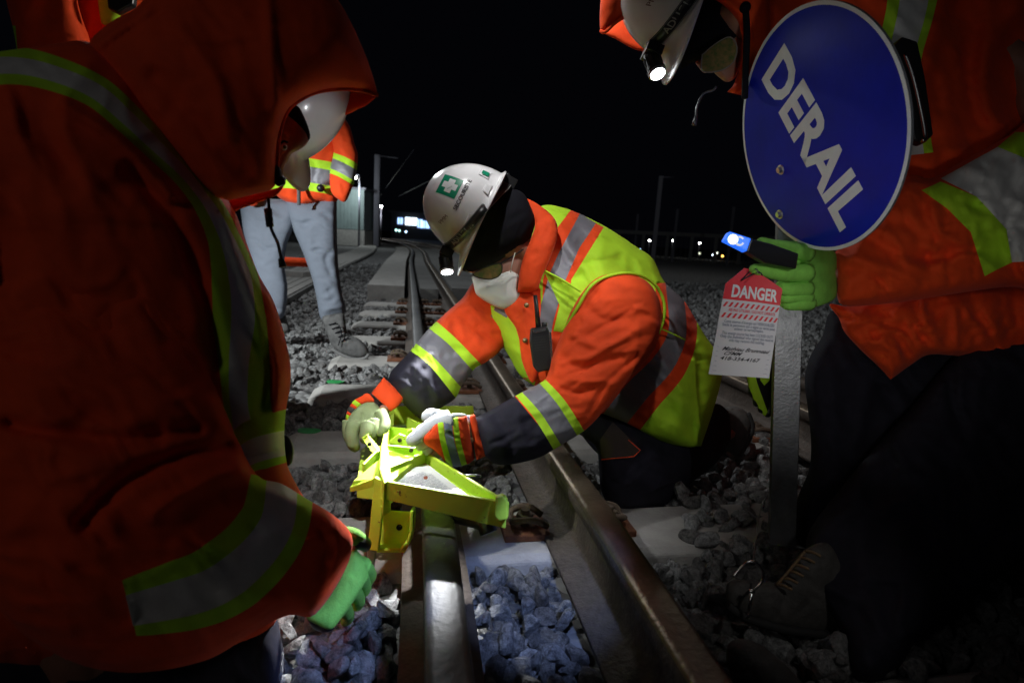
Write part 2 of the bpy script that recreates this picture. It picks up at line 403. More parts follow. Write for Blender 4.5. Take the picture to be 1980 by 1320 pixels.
rail(0, RAILTOP, 'polished steel running rail passing under the yellow derail')
rail(.355, BROWNTOP, 'brown rail close beside the polished rail, between it and the kneeling worker')
rail(1.47, BROWNTOP, 'rusty rail behind the kneeling worker and the sign post, at the right')
rail(1.80, SIDE, 'dull rail just beyond the rusty right hand rail')
# concrete ties
TIES = [.665+.662*i for i in range(0, 9)] 
def tie(y, o0=-.50, o1=2.0, half=.125):
    p, t, n = at_s(y); mb = MB()
    prof = [(-half-.02, -.12), (-half, -.012), (-half+.02, .0), (half-.02, .0), (half, -.012), (half+.02, -.12)]
    prof2 = [(a*.8, z-.02) for a, z in prof]
    vs = []
    for o_, pr in ((o0, prof2), (o0+.05, prof), (o1, prof)):
        for a, z in pr: vs.append(p+n*o_+t*a+Vector((0, 0, z)))
    fs = [tuple(range(6)), tuple(range(12, 18))[::-1]]
    for r_ in range(2):
        for j in range(6): fs.append((r_*6+j, (r_+1)*6+j, (r_+1)*6+(j+1) % 6, r_*6+(j+1) % 6))
    mb.add(vs, fs)
    return mb.build('concrete_tie', [CONC], None, False, .006)
names = ['nearest the camera', 'under the derail', 'level with the kneeling worker left hand, with a green paint dot', 'below the grey work boot with a green paint dot', 'under the toe of the grey work boot', 'sixth from the camera', 'seventh from the camera', 'eighth from the camera', 'farthest before the level crossing']
MS = mat('green_marking_paint', (.03, .38, .10), .7, var=.5, vscale=60)
for i, y in enumerate(TIES):
    o = tie(y)
    tag(o, 'grey concrete tie '+names[i], 'railway tie', 'concrete ties under the track')
    if i in (2, 3):
        c = G(597, 832, .002) if i == 2 else G(648, 737, .002)
        vs = [c+Vector((math.cos(a)*.042*(1+.1*math.sin(3*a)), math.sin(a)*.032*(1+.12*math.cos(2*a)), 0)) for a in np.linspace(0, 6.283, 24, endpoint=False)]
        m_ = MB().prism(vs, (0, 0, -.004)); m_.build('paint_mark', [MS], o)
# rail fastenings
def clip(i, y, o, side, label):
    p, t, n = at_s(y, o); n = n*side
    root = empty('rail_clip', p, label, 'rail clip', 'clips fastening the rails to the ties')
    m = MB(); m.prism([p+n*.05-t*.055+Vector((0, 0, .0)), p+n*.175-t*.055, p+n*.175+t*.055, p+n*.05+t*.055], (0, 0, .018)); m.build('base_plate', [ORCLIP], root, False, .003)
    m = MB()
    pts = [p+n*a+t*b_+Vector((0, 0, z)) for a, b_, z in [(.062, -.03, .028), (.10, -.04, .05), (.145, -.03, .045), (.15, .0, .03), (.145, .03, .045), (.10, .04, .05), (.062, .03, .028)]]
    m.tube(spl3(pts, 4), .0085, 8); m.build('spring_clip', [RUST], root, True)
    m = MB(); m.cyl(p+n*.115+Vector((0, 0, .01)), p+n*.115+Vector((0, 0, .062)), .012, seg=6); m.cyl(p+n*.115+Vector((0, 0, .035)), p+n*.115+Vector((0, 0, .05)), .022, seg=6); m.build('bolt', [RUST], root, False)
    return root
def spl3(pts, k=4):
    pts = [Vector(p) for p in pts]; out = []
    for i in range(len(pts)-1):
        p0 = pts[max(i-1, 0)]; p1 = pts[i]; p2 = pts[i+1]; p3 = pts[min(i+2, len(pts)-1)]
        for j in range(k):
            t = j/k; out.append(.5*((2*p1)+(p2-p0)*t+(2*p0-5*p1+4*p2-p3)*t*t+(3*p1-p0-3*p2+p3)*t**3))
    return out+[pts[-1]]
ordn = ['nearest the camera', 'on the tie under the derail', 'on the tie by the near glove', 'on the tie below the grey boot', 'on the tie at the grey boot toe', 'on tie four before the crossing', 'on the third tie before the crossing', 'on the second tie before the crossing', 'on the last tie before the crossing']
rn = {0: 'polished rail', .355: 'brown middle rail', 1.47: 'far right rail'}
for i, y in enumerate(TIES):
    for o_, sd in ((0, -1), (0, 1), (.355, -1), (.355, 1), (1.47, -1)):
        if (i == 0 and o_ == 0) or (i == 1 and o_ == 0): continue
        clip(i, y, o_, sd, f"rusty clip {'left' if sd < 0 else 'right'} of the {rn[o_]}, {ordn[i]}")
# level crossing slabs farther on, cable trough lid on the left
def strip(name, o0, o1, y0, y1, z, m, label=None, th=.05, bump=True):
    a = off(TL, o0); b_ = off(TL, o1); k = (TL[:, 1] > y0) & (TL[:, 1] < y1); a = a[k]; b_ = b_[k]; n = len(a)
    mb = MB(); vs = []
    for p, q in zip(a, b_): vs += [(p[0], p[1], z), (q[0], q[1], z), (q[0], q[1], z-th), (p[0], p[1], z-th)]
    fs = []
    for i in range(n-1):
        for j in range(4): fs.append((i*4+j, i*4+(j+1) % 4, (i+1)*4+(j+1) % 4, (i+1)*4+j))
    fs += [(0, 3, 2, 1), (4*n-4, 4*n-3, 4*n-2, 4*n-1)]
    mb.add(vs, fs); return mb.build(name, [m], None, False)
ASPH = mat('worn_paving', (.20, .20, .195), .9, var=.4, vscale=3, bump=.6, bscale=60)
tag(strip('level_crossing', -.50, -.10, 6.35, 22, 0.15, CONC, th=.19), kind='structure')
tag(strip('level_crossing', .075, .28, 6.35, 22, 0.13, ASPH, th=.17), kind='structure')
tag(strip('level_crossing', .43, 1.40, 6.35, 22, .15, ASPH, th=.19), kind='structure')
for k_ in range(6):
    tag(strip('path', -1.95+k_*.115, -1.95+k_*.115+.10, 2.3, 48, .035, CONC), kind='structure')
tag(strip('path', -1.97, -1.24, 2.3, 48, .02, ASPH), kind='structure')

# gravel: angular crushed stone
def ico(sub):
    bm = bmesh.new(); bmesh.ops.create_icosphere(bm, subdivisions=sub, radius=1)
    v = np.array([tuple(x.co) for x in bm.verts]); f = np.array([[x.index for x in q.verts] for q in bm.faces]); bm.free(); return v, f
def protos(sub, n):
    v, f = ico(sub); out = []
    for k in range(n):
        N = rng.normal(size=(8, 3)); N /= np.linalg.norm(N, axis=1)[:, None]
        D = rng.uniform(.42, .95, 8)
        q = v@N.T; r = np.where(q > .05, D/np.maximum(q, .05), 9); r = np.minimum(r, 1.3)
        r = -np.log(np.exp(-r*26).sum(1))/26
        w = v*r[:, None]
        if sub > 2:
            for i in range(len(w)):
                w[i] *= 1+.04*noise.noise(tuple(v[i]*2.6+k*5))+.06*noise.noise(tuple(v[i]*9+k*5))
        w *= np.array([1, rng.uniform(.6, .95), rng.uniform(.5, .8)])
        out.append(w)
    return out, f
def visible(x, y):
    v = Vector((x, y, 0))-CAM; d = v.dot(F_)
    if d < .2: return False
    px = 990+FPX*v.dot(IX)/d; py = 660-FPX*v.dot(IY)/d
    return -150 < px < 2130 and 300 < py < 1480
VS = []; FS = []; nv = 0
PR = {4: protos(4, 8), 3: protos(3, 26), 2: protos(2, 26), 1: protos(1, 16)}
line = TL[(TL[:, 1] < 15)]
def scatter(y0, y1, sp, size, sub, zoff, prob=1.):
    global nv
    pr, f = PR[sub]
    for y in np.arange(y0, y1, sp):
        for x in np.arange(-5.5, 7 if y0 > 3 else 4.6, sp):
            X = x+rng.uniform(-.5, .5)*sp; Y = y+rng.uniform(-.5, .5)*sp
            if rng.random() > prob or not visible(X, Y): continue
            i = int(np.argmin((line[:, 0]-X)**2+(line[:, 1]-Y)**2)); t = line[min(i+1, len(line)-1)]-line[max(i-1, 0)]; t = t/np.linalg.norm(t)
            o = (X-line[i, 0])*t[1]-(Y-line[i, 1])*t[0]; s = Y-o*.19
            if min(abs(o), abs(o-.355), abs(o-1.47), abs(o-1.8)) < .088: continue
            if -2.0 < o < -1.2 and Y > 2.2: continue
            if Y > 6.3 and -.55 < o < 1.45: continue
            zz = zoff+rng.uniform(-.014, .012)
            kk = (s-.665)/.662; dd = abs(kk-round(kk))*.662
            ontie = dd < .15 and -.60 < o < 2.05 and Y < 6.2
            if ontie:
                if dd < .125 and rng.random() < (.985 if o < .66 else .45): continue
                zz += -.03 if o < .66 else .03
            r = size*rng.uniform(.7, 1.25)*(1.2 if rng.random() < .1 else 1)
            q = rng.normal(size=4); q /= np.linalg.norm(q); a, b_, c, d = q
            Rm = np.array([[1-2*(c*c+d*d), 2*(b_*c-a*d), 2*(b_*d+a*c)], [2*(b_*c+a*d), 1-2*(b_*b_+d*d), 2*(c*d-a*b_)], [2*(b_*d-a*c), 2*(c*d+a*b_), 1-2*(b_*b_+c*c)]])
            w = pr[rng.integers(len(pr))]@Rm.T*r+np.array([X, Y, zz])
            VS.append(w); FS.append(f+nv); nv += len(w)
scatter(.45, 1.5, .034, .025, 3, -.046)
scatter(.45, 1.5, .042, .027, 3, -.020)
scatter(1.5, 3.2, .040, .030, 2, -.048)
scatter(1.5, 3.2, .056, .032, 2, -.022)
scatter(3.2, 7.5, .058, .034, 1, -.03)
scatter(7.5, 13, .10, .055, 1, -.03)
V = np.vstack(VS).astype(np.float32); Fc = np.vstack(FS).astype(np.int32)
me = bpy.data.meshes.new('gravel'); me.vertices.add(len(V)); me.vertices.foreach_set('co', V.ravel())
me.loops.add(Fc.size); me.loops.foreach_set('vertex_index', Fc.ravel()); me.polygons.add(len(Fc))
me.polygons.foreach_set('loop_start', np.arange(0, Fc.size, 3, dtype=np.int32)); me.polygons.foreach_set('loop_total', np.full(len(Fc), 3, dtype=np.int32)); me.update(calc_edges=True); me.polygons.foreach_set('use_smooth', np.zeros(len(Fc), bool))
gm = bpy.data.materials.new('crushed_stone'); gm.use_nodes = True; nt = gm.node_tree; b = nt.nodes['Principled BSDF']; b.inputs['Roughness'].default_value = .62; b.inputs['Specular IOR Level'].default_value = .4
tc = nt.nodes.new('ShaderNodeTexCoord'); ge = nt.nodes.new('ShaderNodeNewGeometry')
n1 = nt.nodes.new('ShaderNodeTexNoise'); n1.inputs['Scale'].default_value = 75; n1.inputs['Detail'].default_value = 10; n1.inputs['Roughness'].default_value = .78
n2 = nt.nodes.new('ShaderNodeTexVoronoi'); n2.inputs['Scale'].default_value = 260
for q in (n1, n2): nt.links.new(tc.outputs['Object'], q.inputs['Vector'])
r1 = nt.nodes.new('ShaderNodeValToRGB'); r1.color_ramp.elements[0].position = .34; r1.color_ramp.elements[1].position = .70
r1.color_ramp.elements[0].color = (.03, .033, .038, 1); r1.color_ramp.elements[1].color = (.62, .63, .63, 1)
nt.links.new(n1.outputs[0], r1.inputs[0])
r2 = nt.nodes.new('ShaderNodeValToRGB'); r2.color_ramp.elements[0].color = (.45, .43, .42, 1); r2.color_ramp.elements[1].color = (1, 1, 1, 1)
nt.links.new(ge.outputs['Random Per Island'], r2.inputs[0])
mx = nt.nodes.new('ShaderNodeMix'); mx.data_type = 'RGBA'; mx.blend_type = 'MULTIPLY'; mx.inputs[0].default_value = 1
nt.links.new(r1.outputs[0], mx.inputs[6]); nt.links.new(r2.outputs[0], mx.inputs[7]); nt.links.new(mx.outputs[2], b.inputs['Base Color'])
bu = nt.nodes.new('ShaderNodeBump'); bu.inputs['Distance'].default_value = .012; bu.inputs['Strength'].default_value = 1.0; nt.links.new(n1.outputs[0], bu.inputs['Height'])
b2 = nt.nodes.new('ShaderNodeBump'); b2.inputs['Distance'].default_value = .001; b2.inputs['Strength'].default_value = .6; nt.links.new(n2.outputs['Distance'], b2.inputs['Height'])
nt.links.new(bu.outputs[0], b2.inputs['Normal']); nt.links.new(b2.outputs[0], b.inputs['Normal'])
tag(link('gravel', me, gm, None, False), 'grey crushed stone ballast between and around the rails and ties', kind='stuff')
print('gravel tris', len(Fc))
#@@OBJECTS
# ================================================================== THINGS
def hx(a, b, c=0.): return (IX*a + IY*b + F_*c).normalized()
def obox(mb, pts, d, th, mi=0):
    "prism whose front outline is seen at these pixels at depth d, th metres thick, away from the lens"
    ds = d if isinstance(d, (list, tuple)) else [d]*len(pts)
    mb.prism([P(x, y, q) for (x, y), q in zip(pts, ds)], F_*th, mi); return mb

# ---------- the helmets
HA, HB, HH = .128, .108, .158
def hpt(th, ph, e=0.):
    sx = 1.0
    c = max(math.cos(ph), 0.)**.92
    ridge = .006*math.exp(-(math.sin(th)*math.sin(ph)*HB/.016)**2)*(1 if ph > .05 else .9)
    r2 = math.sin(ph)
    return Vector(((HA+e)*math.cos(th)*r2, (HB+e)*math.sin(th)*r2, (HH+e+ridge)*c))
def helmet(parent, c, fwd, up, strap=True, marks=True, lamp=True, wd='ADLIGHT', beam=None):
    z = up.normalized(); x = (fwd-z*fwd.dot(z)).normalized(); y = z.cross(x)
    L = lambda v: c + x*v[0] + y*v[1] + z*v[2]
    mb = MB(); n = 72; rings = []
    for ph in np.linspace(.0, math.pi/2, 22): rings.append([hpt(2*math.pi*k/n, max(ph, .02)) for k in range(n)])
    def br(k, out, dz):
        th = 2*math.pi*k/n; f = max(0, math.cos(th)); vis = .045*f**3.0
        r = out + vis; a = hpt(th, math.pi/2)
        dv = Vector((math.cos(th), math.sin(th), 0))
        return a + dv*r*(.25 if out < .003 else 1) + Vector((0, 0, dz-.014*(vis/.045)))
    rings.append([br(k, .004, -.004) for k in range(n)]); rings.append([br(k, .010, -.008) for k in range(n)])
    rings.append([br(k, .0105, -.012) for k in range(n)]); rings.append([br(k, .008, -.013) for k in range(n)])
    rings.append([hpt(2*math.pi*k/n, math.pi/2, -.004)+Vector((0, 0, -.006)) for k in range(n)])
    for ph in np.linspace(math.pi/2, .1, 8): rings.append([hpt(2*math.pi*k/n, ph, -.004) for k in range(n)])
    vs = [L(p) for r in rings for p in r]; fs = []
    for i in range(len(rings)-1):
        for k in range(n): fs.append((i*n+k, (i+1)*n+k, (i+1)*n+(k+1) % n, i*n+(k+1) % n))
    fs.append(tuple(range(n)))
    mb.add(vs, fs)
    H = mb.build('helmet', [SHELL], parent, True)
    # accessory slots on the sides
    def surf(a, h, e=.0, s=1):
        q = 1-(a/HA)**2-((max(h, 0)/HH)**(1/.92))**2
        return Vector((a, s*(HB*math.sqrt(max(q, .0004))+e), h))
    for s in (1, -1):
        for (a0, a1, h0, h1) in ((-.062, -.03, .004, .022), (.030, .075, .004, .026)):
            m = MB(); pr = [surf(a0, h0, .006, s), surf(a1, h0, .006, s), surf(a1-.004, h1, .005, s), surf(a0+.004, h1, .005, s)]
            m.prism([L(p) for p in pr], -y*s*.012); m.build('slot', [SHELL], H, False, .003)
    if marks:
        def decal(name, m_, a0, a1, h0, h1, e, nn=10):
            m = MB(); vs = [L(surf(a0+(a1-a0)*i/nn, h0+(h1-h0)*j/nn, e)) for i in range(nn+1) for j in range(nn+1)]
            fs = [(i*(nn+1)+j, (i+1)*(nn+1)+j, (i+1)*(nn+1)+j+1, i*(nn+1)+j+1) for i in range(nn) for j in range(nn)]
            m.add(vs, fs); return m
        m = decal('s', GREENS, .019, -.037, .078, .131, .0009); 
        q = decal('s', WHITES, -.001, -.018, .085, .124, .0014); m.add(q.v, q.f, 1)
        q = decal('s', WHITES, .010, -.029, .096, .113, .0018); m.add(q.v, q.f, 1)
        put_text(m, 'cnesst', .0065, lambda u, v: L(surf(-.004-u*.7-v*.5, .103+v*.7-u*.5, .0024)), mi=2)
        m.build('sticker', [GREENS, WHITES, GREENS], H, True)
        m = MB(); put_text(m, 'SECOURISTE', .0150, lambda u, v: L(surf(-.002-u, .064+v, .0012)), bold=.0003, width=.090)
        m.build('lettering', [INK], H, True)
        m = MB(); m.prism([L(surf(-.098+a, .022+b, .004)) for a, b in ((0, 0), (.026, 0), (.024, .03), (.002, .03))], -y*.01)
        m.build('slot', [SHELL], H, False, .002)
        m = decal('s', GREENS, -.092, -.080, .026, .046, .0065); m.build('sticker', [GREENS], H, True)
    m = MB(); put_text(m, 'PMM', .016, lambda u, v: L(surf(.076-u, .080+v-u*.35, .0012)), shear=.2, width=.024)
    m.build('lettering', [mat('marker_ink', (.10, .02, .02), .6)], H, True)
    if strap:
        m = MB(); vs = []; K = 60; fs = []
        def sp(t, w):   # t: 0 front, pi back; over the shell in front, under the rim behind
            q = abs(t); zc = float(np.interp(q, [0, 1.45, 2.4, 3.15], [.042, .0, -.026, -.03])); h = zc+w
            e = float(np.interp(q, [0, 1.1, 1.5, 1.75, 3.15], [.004, .006, .010, -.014, -.016]))
            ph = math.acos(max(min(max(h, 0)/HH, 1), 0.)**(1/.92))
            p = hpt(t, max(ph, .3)); d = Vector((math.cos(t), math.sin(t), 0))
            return Vector((p.x, p.y, h)) + d*(e+(.008*max(0, 1-h/.014) if q < 1.5 else 0))
        for i in range(K+1):
            t = -math.pi+2*math.pi*i/K
            for w in (-.0125, .0125): vs.append(L(sp(t, w)))
            for w in (.0125, -.0125): vs.append(L(sp(t, w)-Vector((math.cos(t), math.sin(t), 0))*.0022))
        for i in range(K):
            for j in range(4): fs.append((i*4+j, i*4+(j+1) % 4, (i+1)*4+(j+1) % 4, (i+1)*4+j))
        m.add(vs, fs)
        for w in (-.011, .011): m.tube([L(sp(-math.pi+2*math.pi*i/K, w)+Vector((math.cos(-math.pi+2*math.pi*i/K), math.sin(-math.pi+2*math.pi*i/K), 0))*.0006) for i in range(K+1)], .0006, 5, 1)
        put_text(m, wd, .021, lambda u, v: L(sp(.82+u/.118, v)+Vector((math.cos(.82+u/.118), math.sin(.82+u/.118), 0))*.0012), bold=.0003, mi=1, width=.088 if len(wd) > 6 else .07)
        m.build('headlamp_strap', [BLACKP, mat('strap_print', (.38, .40, .38), .6)], H, True)
        m = MB(); b = L((-HA+.012, .0, -.034)); m.box(b, .03, .05, .035, x, y, z); m.tube([L((-HA+.02, -.03, -.02)), L((-HA-.012, 0, -.02)), L((-HA+.02, .03, -.02))], .004, 6)
        m.build('battery_case', [BLACKP], H, False, .005)
    if lamp:
        o = L((HA+.008, 0, .034)); ax = (x*.80-z*.50+y*.32).normalized(); ay = (y-ax*ax.dot(y)).normalized(); az = ax.cross(ay)
        m = MB(); m.box(o+x*.004, .022, .05, .036, x, y, z)
        m.cyl(o-ax*.004+x*.012, o+ax*.040+x*.012, .0165, .019, 24)
        for k in range(16):
            t = 2*math.pi*k/16; q = ay*math.cos(t)+az*math.sin(t); m.box(o+x*.012+ax*.018+q*.0178, .026, .0022, .003, ax, q.cross(ax), q)
        m.cyl(o+x*.012+ax*.040, o+x*.012+ax*.046, .0205, .0205, 28)
        m.cyl(o+x*.012+ax*.046, o+x*.012+ax*.052, .0205, .0195, 28, 1)
        m.build('headlamp', [BLACKP, mat('lamp_bezel', (.55, .55, .55), .3, metal=.9)], H, False, .0015)
        m = MB(); m.cyl(o+x*.012+ax*.0515, o+x*.012+ax*.0535, .0155, .0155, 28); m.build('lens', [LENS], H, True)
        if beam: spot('headlamp_beam', o+x*.012+ax*.058, beam[0], beam[1], beam[2], (.96, .98, 1), .8)
        return H, o+x*.012+ax*.06
    return H, None

# =================================================== the kneeling worker in the middle
W1 = empty('person', G(1250, 960), 'kneeling worker with a white first aid helmet, face mask and lime vest over orange jacket', 'person', 'rail crew in orange jackets')
skinbody(W1, [(P(1290, 760, 1.78), .06, None), (P(1220, 680, 1.74), .07, 0), (P(1130, 590, 1.72), .07, 1), (P(1040, 500, 1.63), .045, 2), (P(985, 470, 1.61), .05, 3), (P(955, 470, 1.6), .06, 4),
    (P(1160, 620, 1.60), .045, 2), (P(1120, 770, 1.48), .035, 6), (P(960, 850, 1.36), .016, 7), (P(880, 850, 1.29), .013, 8),
    (P(1000, 590, 1.76), .045, 2), (P(870, 680, 1.60), .035, 10), (P(785, 760, 1.50), .016, 11), (P(722, 805, 1.41), .012, 12),
    (P(1250, 820, 1.72), .035, 0), (P(1225, 900, 1.67), .035, 14), (P(1370, 860, 1.98), .025, 15), (P(1425, 830, 2.08), .02, 16)], SKIN)
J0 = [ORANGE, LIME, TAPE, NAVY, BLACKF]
torso = sheet([(1042, 402), (1090, 402), (1165, 435), (1232, 478), (1262, 500), (1285, 545), (1322, 580), (1358, 640), (1390, 690), (1396, 725), (1380, 790), (1356, 862, 1), (1330, 864), (1285, 855), (1225, 830), (1165, 800), (1120, 800), (1060, 760), (1010, 730), (985, 690), (962, 650), (940, 610), (948, 560), (1000, 540), (1025, 470)],
    [(1050, 420, 1.72), (1040, 500, 1.71), (960, 620, 1.72), (1060, 700, 1.66), (1150, 600, 1.68), (1240, 480, 1.78), (1300, 620, 1.74), (1390, 720, 1.86), (1340, 860, 1.74), (1180, 800, 1.64)],
    [(poly((1000, 500), (1045, 560), (1050, 720), (1010, 735), (960, 660), (930, 600)), 0),
     (poly((948, 590), (985, 590), (1005, 660), (1022, 730), (1000, 730), (975, 690), (955, 640)), 1),
     (poly((962, 576), (984, 590), (980, 615), (955, 600)), 2),
     (poly((1105, 404), (1167, 440), (1105, 540), (1088, 640), (1085, 780), (1030, 780), (1048, 615), (1050, 540), (1078, 440)), 0),
     (poly((1122, 412), (1152, 432), (1120, 480), (1092, 545), (1070, 620), (1058, 690), (1040, 690), (1046, 590), (1062, 530), (1080, 490)), 2),
     (poly((1052, 524), (1122, 562), (1121, 600), (1086, 642), (1070, 640), (1082, 590)), 1),
     (band([(1302, 545), (1308, 640), (1284, 700), (1232, 758), (1180, 825)], [70, 78, 92, 98, 100]), 0),
     (band([(1302, 545), (1310, 640), (1284, 700), (1230, 758), (1175, 828)], [30, 34, 44, 48, 48]), 2),
     ],
    T=.15, k=.95, step=6, base=1, folds=[([(1060, 522), (1100, 550), (1125, 570)], .006, 7), ([(1330, 600), (1350, 700), (1340, 850)], -.02, 14), ([(1200, 500), (1260, 560), (1290, 600)], -.014, 12), ([(1280, 700), (1320, 760), (1300, 850)], .015, 14)], wr=[(60, .017, 42, 3.), (20, .007, 17, 2.5)])
sheets('vest', J0, W1, torso)
sleeve = sheet([(1088, 640), (1105, 600), (1130, 560), (1160, 535), (1210, 528), (1252, 545), (1276, 585), (1278, 640), (1255, 690), (1215, 735), (1175, 785), (1135, 828), (1082, 862), (1040, 885), (990, 897), (958, 897), (938, 880, 1), (918, 808, 1), (952, 790), (1000, 763), (1052, 735), (1062, 715), (1068, 690)],
    [(1200, 560, 1.57), (1130, 600, 1.54), (1240, 660, 1.55), (1110, 800, 1.44), (1050, 780, 1.42), (925, 850, 1.31)],
    [(poly((995, 765), (1075, 862), (1060, 960), (900, 960), (880, 780)), 3),
     (band([(1000, 750), (1042, 800), (1085, 870)], 24), 1),
     (band([(1038, 735), (1082, 782), (1125, 850)], 26), 1),
     (band([(1022, 745), (1062, 790), (1106, 860)], 36), 2)],
    T=.10, k=1.0, step=4.5, base=0, folds=[([(1140, 800), (1170, 745), (1230, 690)], -.010, 6), ([(1085, 700), (1140, 690), (1215, 650)], .007, 6), ([(1075, 745), (1120, 760), (1165, 740)], -.007, 5), ([(1100, 660), (1150, 640), (1220, 600)], -.007, 6), ([(1110, 650), (1160, 670), (1230, 640)], .008, 8), ([(1085, 690), (1130, 710), (1200, 690)], -.010, 9), ([(1075, 725), (1120, 735), (1180, 740)], .008, 8), ([(1130, 590), (1170, 620), (1250, 610)], -.008, 10), ([(1100, 640), (1120, 600), (1150, 570)], -.010, 10), ([(955, 800), (985, 850), (990, 890)], -.008, 9), ([(1000, 790), (1010, 840), (1030, 880)], .006, 9)],
    wr=[(-20, .006, 26, 4.4), (-30, .003, 12, 4.)])
fars = sheet([(918, 545), (950, 560), (985, 590), (992, 640), (965, 680), (940, 700), (918, 712), (893, 745), (880, 770), (850, 790), (822, 812), (800, 800), (772, 770), (750, 735, 1), (757, 717), (790, 682), (825, 640), (862, 605), (895, 575)],
    [(960, 600, 1.74), (870, 690, 1.60), (780, 750, 1.49)],
    [(poly((796, 670), (888, 752), (860, 830), (780, 840), (720, 740)), 3),
     (band([(793, 665), (835, 695), (892, 765)], 22), 1), (band([(828, 622), (872, 660), (932, 722)], 22), 1), (band([(811, 645), (853, 678), (912, 743)], 38), 2)],
    T=.08, k=1., step=5, folds=[([(905, 590), (940, 620), (975, 640)], .009, 8), ([(890, 610), (930, 650), (960, 670)], -.009, 8), ([(795, 700), (830, 740), (850, 780)], .006, 9)], wr=[(40, .010, 22, 2.6), (70, .005, 11, 2.)])
collar = sheet([(1016, 384), (1045, 398), (1073, 424), (1078, 455), (1064, 500), (1048, 535), (1036, 562), (1000, 566, 1), (1008, 510), (1034, 440), (1026, 412)], [(1040, 400, 1.62), (1060, 470, 1.565), (1010, 560, 1.56)], T=.035, k=.9, step=5, wr=[(110, .006, 16, 3)])
front = sheet([(1000, 560), (1040, 575), (1050, 640), (1046, 700), (1030, 740), (1010, 700), (1000, 640), (975, 600), (980, 575)], [(1000, 570, 1.585), (1030, 720, 1.57)], T=.03, k=.8, step=5, folds=[([(1010, 600), (1020, 650), (1035, 700)], .006, 5)], wr=[(80, .006, 14, 2)])
J = sheets('jacket', J0, W1, sleeve, fars, collar, front)
for q in ((1018, 590), (1015, 658)): m = MB(); c = P(*q, 1.545); m.cyl(c, c-F_*.004, .007, seg=16); m.build('snap_button', [mat('brass_button', (.35, .27, .15), .35, metal=.9)], J, True)
m = MB()
m.tube(spl3([P(x, y, d) for x, y, d in [(1088, 642, 1.50), (1118, 592, 1.48), (1140, 556, 1.49), (1170, 536, 1.52), (1215, 528, 1.55), (1255, 540, 1.57), (1280, 572, 1.58), (1284, 612, 1.56), (1266, 655, 1.53), (1230, 700, 1.50), (1195, 748, 1.50)]], 6), .0045, 8)
m.tube(spl3([P(x, y, d) for x, y, d in [(1054, 524, 1.56), (1085, 540, 1.545), (1122, 563, 1.52)]], 5), .003, 8)
m.tube(spl3([P(x, y, d) for x, y, d in [(1270, 632, 1.53), (1300, 645, 1.58), (1325, 657, 1.62)]], 5), .0022, 8)
m.build('vest_piping', [LIME], W1, True)
# head
bean = sheet([(988, 363), (1013, 375), (1027, 402), (1035, 426), (1028, 455), (1015, 475), (985, 493), (964, 508), (930, 522), (896, 524), (889, 512), (905, 490), (925, 440), (950, 390), (970, 366)], 1.60, T=.10, k=1.0, step=5, wr=[(120, .003, 14, 3)])
sheets('balaclava', [BLACKF], W1, bean)
face = sheet([(1012, 474), (1018, 500), (1012, 560), (1020, 572), (1000, 586), (960, 570), (925, 545), (912, 530), (902, 525), (930, 505), (970, 490)], 1.612, T=.058, k=.9, step=5)
sheets('face', [SKIN], W1, face)
mask = sheet([(988, 522, 1), (1004, 535), (1001, 560), (1010, 568), (1000, 588), (975, 598), (948, 588), (922, 570), (916, 553), (913, 530), (935, 532), (952, 536), (970, 528)], 1.58, T=.09, k=.95, step=4, folds=[([(925, 558), (955, 548), (986, 526)], .007, 4), ([(930, 545), (950, 543)], -.004, 4)], wr=[(140, .002, 12, 2)])
MK = sheets('face_mask', [MASKM], W1, mask)
m = MB(); m.tube([P(996, 488, 1.535), P(990, 510, 1.525), P(987, 526, 1.53)], .0013, 6); m.build('ear_loop', [MASKM], MK, True)
gl = MB(); fr_ = [P(x, y, 1.515) for x, y in [(914, 530), (930, 520), (950, 512), (968, 509), (971, 520), (965, 533), (948, 540), (930, 538), (918, 534)]]
gl.prism(fr_, F_*.003, 1); gl.tube(spl3(fr_+[fr_[0]], 4), .0016, 6, 0); gl.tube([fr_[3], P(985, 500, 1.53), P(1012, 482, 1.55)], .0022, 6, 0)
gl.tube([P(914, 530, 1.515), P(905, 526, 1.55), P(900, 522, 1.60)], .0018, 6, 0)
GLASS = mat('tinted_lens', (.30, .20, .08), .08, spec=.9, coat=1., col2=(.12, .16, .05), vscale=70, thr=(.4, .6))
gl.build('safety_glasses', [BLACKP, GLASS], W1, False)
H1, lp1 = helmet(W1, P(928, 414, 1.6), hx(-.455, -.89, -.05), hx(-.89, .455, -.16), beam=(P(785, 905, 1.25), 100, 40))
# trousers and boot
th = sheet([(1090, 780), (1130, 790), (1200, 800), (1300, 830), (1380, 780), (1410, 800), (1412, 850), (1380, 900), (1340, 930), (1300, 972), (1240, 992), (1190, 985), (1163, 950), (1158, 900), (1150, 860), (1110, 830)],
    [(1200, 820, 1.66), (1215, 940, 1.66), (1340, 860, 1.85), (1410, 820, 2.06), (1110, 800, 1.66)], [(poly((1185, 815), (1240, 870), (1225, 885), (1163, 890), (1160, 850)), 1)], T=.085, k=.95, step=7, wr=[(30, .012, 34, 2)])
th2 = sheet([(1120, 740), (1200, 760), (1260, 800), (1260, 900), (1220, 930), (1180, 900), (1120, 830)], 1.92, T=.08, k=.9, step=9)
T1 = sheets('trousers', [NAVY, mat('patch_fabric', (.06, .045, .04), .85, bump=.5, bscale=400)], W1, th, th2)
m = MB()
m.tube([P(x, y, 1.57) for x, y in [(1163, 888), (1195, 885), (1226, 882), (1238, 870), (1215, 850)]], .0012, 5); m.build('stitching', [ORANGE], T1)
bt = sheet([(1384, 805), (1402, 788), (1425, 786), (1447, 800), (1453, 825), (1445, 850), (1428, 880), (1405, 870), (1390, 845)], 2.08, T=.05, k=.9, step=5, wr=[(100, .005, 12, 2)])
